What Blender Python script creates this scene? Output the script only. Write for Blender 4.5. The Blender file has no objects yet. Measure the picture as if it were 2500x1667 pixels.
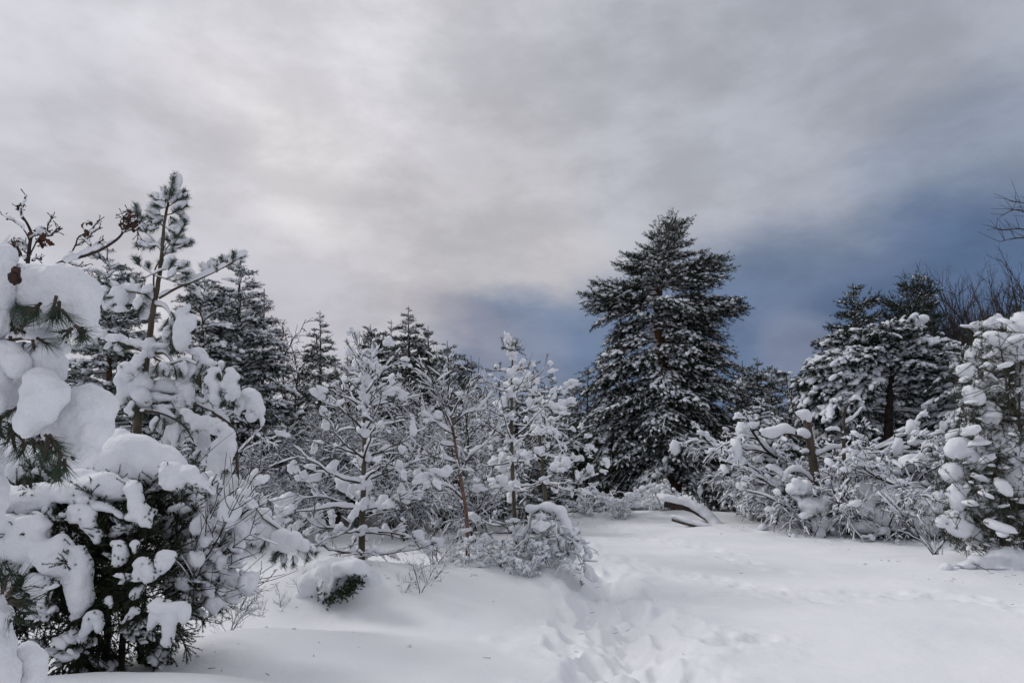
import bpy, math, random
import numpy as np
from mathutils import Vector
PI = math.pi
Rd = math.radians
scene = bpy.context.scene
col = scene.collection

# ------------------------------------------------------------------ camera
CAMZ = 1.6
FPX = 2500.0 / 36.0 * 24.0
PITCH = math.atan((1130 - 833.5) / FPX)
cam_d = bpy.data.cameras.new('camera')
cam_d.lens = 24.0; cam_d.sensor_width = 36.0
cam_d.clip_start = 0.05; cam_d.clip_end = 3000
cam = bpy.data.objects.new('camera', cam_d)
cam.location = (0, 0, CAMZ)
cam.rotation_euler = (PI / 2 + PITCH, 0, 0)
col.objects.link(cam)
scene.camera = cam
CP, SP = math.cos(PITCH), math.sin(PITCH)

def ray(px, py):
    x = px - 1250.0; y = -(py - 833.5); z = FPX
    d = np.array([x, z * CP - y * SP, z * SP + y * CP])
    return d / np.linalg.norm(d)

def at(px, py, Y):
    """world point seen at photo pixel (px, py) at a distance Y in front of the camera"""
    d = ray(px, py)
    return np.array([0, 0, CAMZ]) + d * (Y / d[1])

def on_ground(px, py, z=0.0):
    d = ray(px, py)
    return np.array([0, 0, CAMZ]) + d * ((z - CAMZ) / d[2])

# ------------------------------------------------------------------ world, sun, exposure
def s2l(c):
    return [((v / 255.0 + 0.055) / 1.055) ** 2.4 if v > 10 else v / 255.0 / 12.92 for v in c]

world = bpy.data.worlds.new('World')
scene.world = world
world.use_nodes = True
wt = world.node_tree
for n in list(wt.nodes): wt.nodes.remove(n)
SUN_EL, SUN_AZ = Rd(38), Rd(-68)      # azimuth measured from +Y (view direction) towards +X

def wn(t, **k):
    n = wt.nodes.new(t)
    for a, b in k.items(): setattr(n, a, b)
    return n
def wl(a, b): wt.links.new(a, b)

def build_sky():
    out = wn('ShaderNodeOutputWorld')
    sky = wn('ShaderNodeTexSky', sky_type='NISHITA')
    sky.sun_disc = False
    sky.sun_elevation = SUN_EL
    sky.sun_rotation = SUN_AZ
    bg1 = wn('ShaderNodeBackground'); bg1.inputs['Strength'].default_value = 0.08
    wl(sky.outputs['Color'], bg1.inputs['Color'])
    tc = wn('ShaderNodeTexCoord')
    d0 = tc.outputs['Generated']
    # cloud deck: noise laid out on a flat layer overhead
    sx = wn('ShaderNodeSeparateXYZ'); wl(d0, sx.inputs[0])
    zz = wn('ShaderNodeMath', operation='MAXIMUM'); wl(sx.outputs['Z'], zz.inputs[0]); zz.inputs[1].default_value = 0.0
    za = wn('ShaderNodeMath', operation='ADD'); wl(zz.outputs[0], za.inputs[0]); za.inputs[1].default_value = 0.22
    dx = wn('ShaderNodeMath', operation='DIVIDE'); wl(sx.outputs['X'], dx.inputs[0]); wl(za.outputs[0], dx.inputs[1])
    dy = wn('ShaderNodeMath', operation='DIVIDE'); wl(sx.outputs['Y'], dy.inputs[0]); wl(za.outputs[0], dy.inputs[1])
    cp = wn('ShaderNodeCombineXYZ'); wl(dx.outputs[0], cp.inputs[0]); wl(dy.outputs[0], cp.inputs[1])
    def noise(vec, scale, detail, rough, dist=0.0, off=(0, 0, 0)):
        m = wn('ShaderNodeMapping'); m.inputs['Location'].default_value = off
        wl(vec, m.inputs['Vector'])
        n = wn('ShaderNodeTexNoise'); n.inputs['Scale'].default_value = scale
        n.inputs['Detail'].default_value = detail; n.inputs['Roughness'].default_value = rough
        n.inputs['Distortion'].default_value = dist
        wl(m.outputs[0], n.inputs['Vector'])
        return n
    dm = wn('ShaderNodeVectorMath', operation='MULTIPLY'); wl(d0, dm.inputs[0]); dm.inputs[1].default_value = (1, 1, 2.0)
    warp = noise(dm.outputs[0], 3.2, 10, 0.62, 0.0, (3.1, 1.7, .4))
    ws = wn('ShaderNodeVectorMath', operation='SUBTRACT'); wl(warp.outputs['Color'], ws.inputs[0]); ws.inputs[1].default_value = (.5, .5, .5)
    wsc = wn('ShaderNodeVectorMath', operation='MULTIPLY'); wl(ws.outputs[0], wsc.inputs[0]); wsc.inputs[1].default_value = (.20, .16, .15)
    wa = wn('ShaderNodeVectorMath', operation='ADD'); wl(d0, wa.inputs[0]); wl(wsc.outputs[0], wa.inputs[1])
    wnm = wn('ShaderNodeVectorMath', operation='NORMALIZE'); wl(wa.outputs[0], wnm.inputs[0])
    d = wnm.outputs[0]
    # base colour of the overcast by elevation
    sd = wn('ShaderNodeSeparateXYZ'); wl(d, sd.inputs[0])
    ramp = wn('ShaderNodeValToRGB')
    wl(sd.outputs['Z'], ramp.inputs[0])
    el = ramp.color_ramp.elements
    el[0].position = 0.0; el[0].color = s2l((150, 155, 170)) + [1]
    el[1].position = 0.75; el[1].color = s2l((196, 197, 203)) + [1]
    e = el.new(0.3); e.color = s2l((172, 174, 183)) + [1]
    cur = ramp.outputs[0]
    # broad bright and dark cloud banks: (px, py, inner deg, outer deg, colour, amount)
    banks = BANKS
    for (px, py, r0, r1, c, amt) in banks:
        v = ray(px, py)
        dp = wn('ShaderNodeVectorMath', operation='DOT_PRODUCT'); wl(d, dp.inputs[0]); dp.inputs[1].default_value = tuple(v)
        mr = wn('ShaderNodeMapRange', interpolation_type='SMOOTHERSTEP')
        wl(dp.outputs['Value'], mr.inputs['Value'])
        mr.inputs['From Min'].default_value = math.cos(Rd(r1)); mr.inputs['From Max'].default_value = math.cos(Rd(r0))
        mr.inputs['To Min'].default_value = 0; mr.inputs['To Max'].default_value = amt
        mx = wn('ShaderNodeMix', data_type='RGBA')
        wl(mr.outputs[0], mx.inputs[0]); wl(cur, mx.inputs[6]); mx.inputs[7].default_value = s2l(c) + [1]
        cur = mx.outputs[2]
    # streaky cloud relief
    n2 = noise(cp.outputs[0], 1.7, 10, 0.58, 0.1, (0.4, 5.2, 0))
    m2 = wn('ShaderNodeMapRange'); wl(n2.outputs['Fac'], m2.inputs['Value'])
    m2.inputs['From Min'].default_value = .3; m2.inputs['From Max'].default_value = .7
    m2.inputs['To Min'].default_value = .93; m2.inputs['To Max'].default_value = 1.09
    n3 = noise(dm.outputs[0], 5.0, 10, 0.58, 0.1, (7.4, .2, 2.2))
    m3 = wn('ShaderNodeMapRange', interpolation_type='SMOOTHSTEP'); wl(n3.outputs['Fac'], m3.inputs['Value'])
    m3.inputs['From Min'].default_value = .36; m3.inputs['From Max'].default_value = .66
    m3.inputs['To Min'].default_value = .89; m3.inputs['To Max'].default_value = 1.12
    mm = wn('ShaderNodeMath', operation='MULTIPLY'); wl(m2.outputs[0], mm.inputs[0]); wl(m3.outputs[0], mm.inputs[1])
    mu = wn('ShaderNodeVectorMath', operation='SCALE'); wl(cur, mu.inputs[0]); wl(mm.outputs[0], mu.inputs['Scale'])
    bg2 = wn('ShaderNodeBackground'); bg2.inputs['Strength'].default_value = 1.0
    wl(mu.outputs[0], bg2.inputs['Color'])
    mix = wn('ShaderNodeMixShader'); mix.inputs[0].default_value = 0.97
    wl(bg1.outputs[0], mix.inputs[1]); wl(bg2.outputs[0], mix.inputs[2])
    wl(mix.outputs[0], out.inputs['Surface'])

BANKS = [
    (1000, -400, 10, 75, (212, 210, 214), 0.75),
    (900, 150, 3, 26, (224, 220, 225), 0.9),
    (250, 150, 6, 30, (204, 204, 211), 0.8),
    (2300, 150, 7, 36, (155, 161, 174), 0.85),
    (1450, 250, 4, 20, (176, 178, 186), 0.7),
    (600, 560, 4, 17, (216, 212, 215), 0.9),
    (250, 480, 3, 13, (186, 186, 195), 0.6),
    (1150, 620, 3, 14, (186, 184, 188), 0.8),
    (1420, 620, 1, 5, (188, 184, 186), 0.5),
    (1900, 880, 4, 14, (93, 112, 142), 0.9),
    (1550, 920, 3, 12, (92, 112, 143), 0.9),
    (2400, 480, 3, 11, (124, 138, 160), .6),
    (2420, 780, 3, 13, (82, 103, 136), 0.95),
    (1250, 880, 3, 9, (103, 121, 150), 0.9),
    (1080, 770, 1, 4, (176, 172, 180), .5),
    (1180, 800, 1, 3.5, (160, 157, 170), .5),
    (1250, 870, 1, 6, (134, 138, 156), 0.5),
    (700, 850, 3, 12, (168, 167, 176), 0.7),
    (1950, 880, 1, 5, (126, 132, 154), 0.6),
]
build_sky()

sun_d = bpy.data.lights.new('sun', 'SUN')
sun_d.energy = 1.1
sun_d.angle = Rd(18)
sun_d.color = (1.0, 0.97, 0.94)
sun = bpy.data.objects.new('sun', sun_d)
_sd = Vector((math.sin(SUN_AZ) * math.cos(SUN_EL), math.cos(SUN_AZ) * math.cos(SUN_EL), math.sin(SUN_EL)))
sun.rotation_euler = (-_sd).to_track_quat('-Z', 'Y').to_euler()
sun.location = (0, 0, 30)
col.objects.link(sun)

scene.view_settings.view_transform = 'Standard'
scene.view_settings.look = 'None'
scene.view_settings.exposure = 0.06
scene.view_settings.gamma = 1.0
scene.view_settings.use_curve_mapping = False
scene.render.engine = 'CYCLES'
scene.cycles.max_bounces = 4
scene.cycles.diffuse_bounces = 2
scene.cycles.use_denoising = True

# ------------------------------------------------------------------ materials
def new_mat(name):
    m = bpy.data.materials.new(name); m.use_nodes = True
    nt = m.node_tree
    b = nt.nodes['Principled BSDF']
    return m, nt, b

def mat_noise(name, c1, c2, scale=8.0, rough=0.85, bump=0.0, bscale=60.0, detail=4, spec=0.3, stretch=None, lo=.35, hi=.65, bdist=.01, sheen=0):
    m, nt, b = new_mat(name)
    tc = nt.nodes.new('ShaderNodeTexCoord')
    mp = nt.nodes.new('ShaderNodeMapping')
    if stretch: mp.inputs['Scale'].default_value = stretch
    nt.links.new(tc.outputs['Object'], mp.inputs['Vector'])
    n = nt.nodes.new('ShaderNodeTexNoise'); n.inputs['Scale'].default_value = scale; n.inputs['Detail'].default_value = detail
    nt.links.new(mp.outputs[0], n.inputs['Vector'])
    r = nt.nodes.new('ShaderNodeValToRGB')
    r.color_ramp.elements[0].position = lo; r.color_ramp.elements[0].color = tuple(c1) + (1,)
    r.color_ramp.elements[1].position = hi; r.color_ramp.elements[1].color = tuple(c2) + (1,)
    nt.links.new(n.outputs['Fac'], r.inputs[0]); nt.links.new(r.outputs[0], b.inputs['Base Color'])
    b.inputs['Roughness'].default_value = rough
    b.inputs['Specular IOR Level'].default_value = spec
    if bump:
        n2 = nt.nodes.new('ShaderNodeTexNoise'); n2.inputs['Scale'].default_value = bscale; n2.inputs['Detail'].default_value = 6
        nt.links.new(mp.outputs[0], n2.inputs['Vector'])
        bp = nt.nodes.new('ShaderNodeBump'); bp.inputs['Strength'].default_value = bump; bp.inputs['Distance'].default_value = bdist
        nt.links.new(n2.outputs['Fac'], bp.inputs['Height']); nt.links.new(bp.outputs[0], b.inputs['Normal'])
    return m

M = {}
M['snow'] = mat_noise('snow', (.78, .81, .87), (.84, .86, .90), 3.0, .7, .25, 45.0, spec=.15)
M['snow_ground'] = mat_noise('snow_ground', (.80, .82, .86), (.88, .89, .91), .8, .75, .30, 12.0, spec=.15, bdist=.03)
M['snow_near'] = mat_noise('snow_near', (.79, .81, .86), (.86, .87, .91), 6.0, .7, .85, 60.0, spec=.15, bdist=.011)
M['needle'] = mat_noise('needle', (.022, .040, .026), (.050, .078, .048), 2.5, .6, spec=.25)
M['needle_dark'] = mat_noise('needle_dark', (.010, .019, .014), (.024, .040, .026), 2.5, .65, spec=.2)
M['needle_frost'] = mat_noise('needle_frost', (.035, .062, .045), (.085, .125, .10), 6.0, .6, spec=.25)
M['juniper'] = mat_noise('juniper', (.012, .024, .010), (.034, .056, .022), 5.0, .7, spec=.2)
M['bark'] = mat_noise('bark', (.035, .028, .022), (.11, .085, .065), 9.0, .9, .8, 30.0, stretch=(1, 1, .3))
M['bark_pine'] = mat_noise('bark_pine', (.05, .028, .018), (.16, .075, .04), 7.0, .9, .8, 25.0, stretch=(1, 1, .35))
M['bark_young'] = mat_noise('bark_young', (.050, .041, .030), (.11, .09, .065), 14.0, .85, .6, 40.0, stretch=(1, 1, .4))
M['bark_red'] = mat_noise('bark_red', (.11, .06, .045), (.24, .15, .115), 9.0, .8, .3, 30.0, stretch=(1, 1, 2.))
M['twig'] = mat_noise('twig', (.020, .015, .014), (.058, .042, .038), 8.0, .85)
M['twig_pale'] = mat_noise('twig_pale', (.075, .06, .055), (.16, .13, .12), 8.0, .85)
M['leaf_brown'] = mat_noise('leaf_brown', (.035, .016, .012), (.085, .040, .028), 30.0, .8)
M['cone'] = mat_noise('cone', (.03, .017, .014), (.09, .048, .036), 60.0, .8, .6, 120.0)

# ------------------------------------------------------------------ numeric helpers
_tab = np.random.RandomState(7).rand(64, 64, 64)
def vnoise(p, s=1.0, off=0.0):
    q = np.asarray(p, float) * s + off + 1000.0
    i = np.floor(q).astype(int); f = q - i; f = f * f * (3 - 2 * f)
    r = 0
    for a in (0, 1):
        for b in (0, 1):
            for c in (0, 1):
                w = (f[..., 0] if a else 1 - f[..., 0]) * (f[..., 1] if b else 1 - f[..., 1]) * (f[..., 2] if c else 1 - f[..., 2])
                r = r + w * _tab[(i[..., 0] + a) & 63, (i[..., 1] + b) & 63, (i[..., 2] + c) & 63]
    return r * 2 - 1
def fbm(p, s, o=3, off=0.0):
    r = 0; a = 1.0
    for k in range(o):
        r = r + a * vnoise(p, s * 2 ** k, off + 17.3 * k); a *= .5
    return r

def unit(v):
    v = np.asarray(v, float)
    return v / np.maximum(np.linalg.norm(v, axis=-1, keepdims=True), 1e-9)

def resample(pts, K):
    """smooth (Catmull-Rom) resampling of a polyline to K points"""
    p = np.asarray(pts, float)
    if len(p) == 2: return p[0] + (p[1] - p[0]) * np.linspace(0, 1, K)[:, None]
    q = np.vstack([2 * p[0] - p[1], p, 2 * p[-1] - p[-2]])
    n = len(p) - 1
    t = np.linspace(0, n - 1e-6, K); i = t.astype(int); f = (t - i)[:, None]
    a, b, c, d = q[i], q[i + 1], q[i + 2], q[i + 3]
    return .5 * ((2 * b) + (c - a) * f + (2 * a - 5 * b + 4 * c - d) * f ** 2 + (3 * b - a - 3 * c + d) * f ** 3)

class MB:
    def __init__(s): s.v = []; s.f3 = []; s.f4 = []; s.m3 = []; s.m4 = []; s.n = 0
    def add(s, v, f3=None, f4=None, m=0):
        v = np.asarray(v, float).reshape(-1, 3)
        if f3 is not None and len(f3):
            f = np.asarray(f3, int).reshape(-1, 3) + s.n; s.f3.append(f); s.m3.append(np.full(len(f), m))
        if f4 is not None and len(f4):
            f = np.asarray(f4, int).reshape(-1, 4) + s.n; s.f4.append(f); s.m4.append(np.full(len(f), m))
        s.v.append(v); s.n += len(v)
    def mesh(s, name, mats, smooth=True):
        me = bpy.data.meshes.new(name)
        v = np.concatenate(s.v) if s.v else np.zeros((0, 3))
        f3 = np.concatenate(s.f3) if s.f3 else np.zeros((0, 3), int)
        f4 = np.concatenate(s.f4) if s.f4 else np.zeros((0, 4), int)
        mi = np.concatenate((s.m3 or [np.zeros(0, int)]) + (s.m4 or [np.zeros(0, int)]))
        loops = np.concatenate([f3.ravel(), f4.ravel()])
        tot = np.concatenate([np.full(len(f3), 3), np.full(len(f4), 4)])
        st = np.concatenate([[0], np.cumsum(tot)[:-1]]) if len(tot) else tot
        me.vertices.add(len(v)); me.vertices.foreach_set('co', v.ravel().astype('f'))
        me.loops.add(len(loops)); me.loops.foreach_set('vertex_index', loops.astype('i'))
        me.polygons.add(len(tot))
        me.polygons.foreach_set('loop_start', st.astype('i')); me.polygons.foreach_set('loop_total', tot.astype('i'))
        me.polygons.foreach_set('material_index', mi.astype('i'))
        me.polygons.foreach_set('use_smooth', np.full(len(tot), bool(smooth)))
        me.update(calc_edges=True)
        for m in (mats if isinstance(mats, (list, tuple)) else [mats]): me.materials.append(m)
        return me
    # tubes: P (N,K,3), R (N,K)
    def tubes(s, P, R, S=5, m=0, squash=None):
        P = np.asarray(P, float); R = np.asarray(R, float)
        if P.ndim == 2: P = P[None]; R = R[None]
        N, K, _ = P.shape
        if N == 0: return
        t = unit(np.gradient(P, axis=1))
        mt = unit(P[:, -1] - P[:, 0] + 1e-6)
        ref = np.where((np.abs(mt[:, 2:3]) > .8), np.array([[1., .13, 0]]), np.array([[0., 0, 1.]]))
        ref = np.repeat(ref[:, None], K, 1)
        a = unit(np.cross(t, ref)); b = np.cross(a, t)
        th = np.arange(S) * 2 * PI / S
        ca, sa = np.cos(th), np.sin(th)
        kb = 1.0 if squash is None else squash
        V = P[:, :, None] + R[:, :, None, None] * (a[:, :, None] * ca[None, None, :, None] + kb * b[:, :, None] * sa[None, None, :, None])
        idx = np.arange(N * K * S).reshape(N, K, S)
        q = np.stack([idx[:, :-1], np.roll(idx, -1, 2)[:, :-1], np.roll(idx, -1, 2)[:, 1:], idx[:, 1:]], -1)
        s.add(V.reshape(-1, 3), f4=q.reshape(-1, 4), m=m)
    # snow resting on tubes
    def snow_tubes(s, P, R, amt, rng, m=0, S=6, thr=.25, lump=.5, freq=7.0):
        P = np.asarray(P, float); R = np.asarray(R, float)
        if P.ndim == 2: P = P[None]; R = R[None]
        if len(P) == 0: return
        t = unit(np.gradient(P, axis=1))
        h = np.sqrt(np.clip(1 - t[..., 2] ** 2, 0, 1))
        n = vnoise(P, freq, rng.uniform(0, 50))
        n2 = vnoise(P, freq * 2.7, rng.uniform(0, 50))
        w = (R * .8 + amt) * np.clip((h - thr) / (1 - thr), 0, 1) ** .7 * np.clip(1 + lump * (n * 1.5 + n2 * .8), .05, 2.3)
        w = np.where(n + .5 * n2 < -.38, w * .12, w)
        w[:, 0] *= .5; w[:, -1] *= .6
        w = np.maximum(w, R * .3)
        C = P.copy(); C[..., 2] += R * .45 + w * .85
        s.tubes(C, w, S, m)

def ico(sub):
    import bmesh
    bm = bmesh.new(); bmesh.ops.create_icosphere(bm, subdivisions=sub, radius=1.0)
    bm.verts.ensure_lookup_table()
    v = np.array([x.co[:] for x in bm.verts]); f = np.array([[q.index for q in p.verts] for p in bm.faces]); bm.free()
    return v, f
ICO = {1: ico(1), 2: ico(2), 3: ico(3), 4: ico(4)}

def add_blobs(mb, C, Rx, Ry, Rz, dirs, rng, sub=2, m=0, noise=.22, flat=.55):
    """lumps of snow: C (N,3), radii (N,), long axis along dirs"""
    C = np.asarray(C, float)
    N = len(C)
    if N == 0: return
    V, F = ICO[sub]
    x = unit(dirs); up = np.array([0, 0, 1.0])
    y = np.cross(up, x); bad = np.linalg.norm(y, axis=1) < .05
    y[bad] = [0, 1, 0]; y = unit(y); z = np.cross(x, y)
    W = np.repeat(V[None], N, 0)
    ph = rng.uniform(0, 100, (N, 1, 1))
    d = 1 + noise * 1.3 * vnoise(W * 1.3 + ph) + noise * .6 * vnoise(W * 2.9 + ph * 1.7)
    W = W * d[..., None]
    W[..., 2] = np.where(W[..., 2] < 0, W[..., 2] * flat, W[..., 2])
    L = W[..., 0:1] * Rx[:, None, None] * x[:, None] + W[..., 1:2] * Ry[:, None, None] * y[:, None] + W[..., 2:3] * Rz[:, None, None] * z[:, None]
    P = C[:, None] + L
    f = (F[None] + (np.arange(N) * len(V))[:, None, None]).reshape(-1, 3)
    mb.add(P.reshape(-1, 3), f3=f, m=m)

def add_needles(mb, p, d, ln, rng, n=24, nl=.06, w=.006, fwd=.75, m=0, start=.0, sag=.0):
    """needle tufts round shoots: p (N,3) base, d (N,3) direction, ln (N,) length"""
    p = np.asarray(p, float); d = unit(d); N = len(p)
    if N == 0: return
    a = unit(np.cross(d, rng.normal(size=(N, 3)))); b = np.cross(d, a)
    th = rng.uniform(0, 2 * PI, (N, n)); s = start + (1 - start) * rng.uniform(0, 1, (N, n)) ** .8
    rad = np.cos(th)[..., None] * a[:, None] + np.sin(th)[..., None] * b[:, None]
    f = fwd * rng.uniform(.6, 1.5, (N, n))
    nd = unit(d[:, None] * f[..., None] + rad + np.array([0, 0, -sag]))
    q = p[:, None] + d[:, None] * (s * ln[:, None])[..., None]
    L = nl * rng.uniform(.7, 1.15, (N, n))
    sd = unit(np.cross(nd, rng.normal(size=(N, n, 3)))) * (w * .5)
    V = np.stack([q - sd, q + sd, q + nd * L[..., None]], 2)
    mb.add(V.reshape(-1, 3), f3=np.arange(N * n * 3).reshape(-1, 3), m=m)

# ------------------------------------------------------------------ object helpers
def link(name, me, parent=None, loc=None, rot=None, scale=None):
    o = bpy.data.objects.new(name, me); col.objects.link(o)
    if parent is not None: o.parent = parent
    if loc is not None: o.location = tuple(loc)
    if rot is not None: o.rotation_euler = rot
    if scale is not None: o.scale = (scale,) * 3 if np.isscalar(scale) else scale
    return o

def thing(name, label, cat, loc, group=None):
    o = bpy.data.objects.new(name, None); col.objects.link(o)
    o.location = tuple(loc); o.empty_display_size = .3
    o['label'] = label; o['category'] = cat
    if group: o['group'] = group
    return o

def part(name, mb, mats, parent, origin=None, smooth=True, kind=None):
    """mesh given in world coordinates, made a child of its thing (parent origin subtracted)"""
    me = mb.mesh(name, mats, smooth)
    if origin is not None and len(me.vertices):
        a = np.empty(len(me.vertices) * 3, 'f'); me.vertices.foreach_get('co', a)
        a = (a.reshape(-1, 3) - np.asarray(origin, 'f')).ravel(); me.vertices.foreach_set('co', a); me.update()
    o = link(name, me, parent)
    if kind: o['kind'] = kind
    return o

WORK = bpy.data.scenes.new('workbench')      # small scene used only to melt snow bodies together; removed at the end
def snow_mass_mesh(name, ells, voxel, mat, rough=.02, nscale=6.0, smooth_it=4, seed=0):
    """one body of snow: ellipsoids (centre, (rx,ry,rz), rotation about y in rad) melted together"""
    mb = MB()
    V, F = ICO[3]
    for k, (c, r, rot) in enumerate(ells):
        W = V * (1 + .10 * vnoise(V * 1.2 + seed + k * 7.7)[:, None]) * np.array(r)
        cs, sn = math.cos(rot), math.sin(rot)
        X = W[:, 0] * cs + W[:, 2] * sn; Z = -W[:, 0] * sn + W[:, 2] * cs
        mb.add(np.stack([X, W[:, 1], Z], 1) + np.array(c), f3=F)
    me = mb.mesh('tmp', mat)
    o = bpy.data.objects.new('tmp', me); WORK.collection.objects.link(o)
    md = o.modifiers.new('r', 'REMESH'); md.mode = 'VOXEL'; md.voxel_size = voxel
    sm = o.modifiers.new('s', 'SMOOTH'); sm.iterations = smooth_it; sm.factor = .6
    WORK.view_layers[0].update(); dg = WORK.view_layers[0].depsgraph
    me2 = bpy.data.meshes.new_from_object(o.evaluated_get(dg), depsgraph=dg)
    bpy.data.objects.remove(o); bpy.data.meshes.remove(me)
    me2.name = name
    n = len(me2.vertices)
    a = np.empty(n * 3, 'f'); me2.vertices.foreach_get('co', a); a = a.reshape(-1, 3).astype(float)
    nr = np.empty(n * 3, 'f'); me2.vertex_normals.foreach_get('vector', nr); nr = nr.reshape(-1, 3)
    dsp = rough * 1.35 * fbm(a, nscale, 5, seed) - rough * .5 * np.abs(vnoise(a, nscale * .6, seed + 5))
    a = a + nr * dsp[:, None]
    me2.vertices.foreach_set('co', a.ravel().astype('f'))
    me2.polygons.foreach_set('use_smooth', np.ones(len(me2.polygons), bool))
    me2.materials.clear(); me2.materials.append(mat); me2.update()
    return me2

def shift_mesh(me, origin):
    a = np.empty(len(me.vertices) * 3, 'f'); me.vertices.foreach_get('co', a)
    me.vertices.foreach_set('co', (a.reshape(-1, 3) - np.asarray(origin, 'f')).ravel()); me.update()
    return me

def px_ell(D, lst, dep=.8):
    """[(px,py,rx,rz[,rot_deg[,dD]])] -> ellipsoids in metres at distance D"""
    out = []
    for e in lst:
        px, py, rx, rz = e[:4]; rot = e[4] if len(e) > 4 else 0; dd = e[5] if len(e) > 5 else 0
        DD = D + dd; k = DD / FPX * 1.0
        a, b = rx * k, rz * k
        out.append((at(px, py, DD), (a, min(a, b) * .35 + max(a, b) * dep * .65, b), Rd(rot)))
    return out
# ------------------------------------------------------------------ ground
def gx(px, D): return at(px, 1130, D)[0]

MOUNDS = [  # x, y, sx, sy, height, rotation
    (gx(930, 8.4), 8.4, 1.25, .72, .47, -.12),
    (gx(800, 8.0), 8.0, .55, .5, .12, 0),
    (gx(1200, 10.1), 10.1, 1.0, .9, .34, 0),
    (gx(1330, 9.6), 9.6, .7, .7, .10, 0),
    (gx(640, 8.0), 8.0, .45, .35, .14, 0),
    (gx(230, 4.4), 4.3, 1.25, .45, .36, 0),
    (gx(560, 6.2), 6.0, .9, .55, .28, .25),
    (gx(300, 5.8), 6.0, 1.1, .5, -.16, 0),
    (gx(1000, 4.8), 5.5, 2.6, 1.1, .12, 0),
    (gx(1560, 20), 20.5, 3.0, 1.2, .22, 0),
    (gx(2450, 10.5), 10.8, 1.5, .9, .15, 0),
    (gx(2100, 16.5), 16.8, 3.5, 1.0, .12, 0),
    (gx(2350, 7.2), 7.2, 2.2, .8, .09, .1),
    (gx(720, 19), 19, 3.0, 1.5, .30, 0),
]
def H(x, y):
    x = np.asarray(x, float); y = np.asarray(y, float)
    p = np.stack([x, y, np.zeros_like(x)], -1)
    r = np.hypot(x, y)
    z = .10 * vnoise(p, .16) * np.clip(r / 8, 0, 1) + .035 * vnoise(p, .55, 4) + .012 * vnoise(p, 1.7, 9)
    z = z + .7 * np.clip((r - 45) / 60, 0, 1) * vnoise(p, .02, 3)
    for (cx, cy, sx, sy, h, rot) in MOUNDS:
        c, s = math.cos(rot), math.sin(rot)
        dx, dy = x - cx, y - cy
        u, v = (dx * c + dy * s) / sx, (-dx * s + dy * c) / sy
        z = z + h * np.exp(-.5 * (u * u + v * v) ** 1.15)
    return z
def hz(x, y): return float(H(np.array([x]), np.array([y]))[0])

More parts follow.
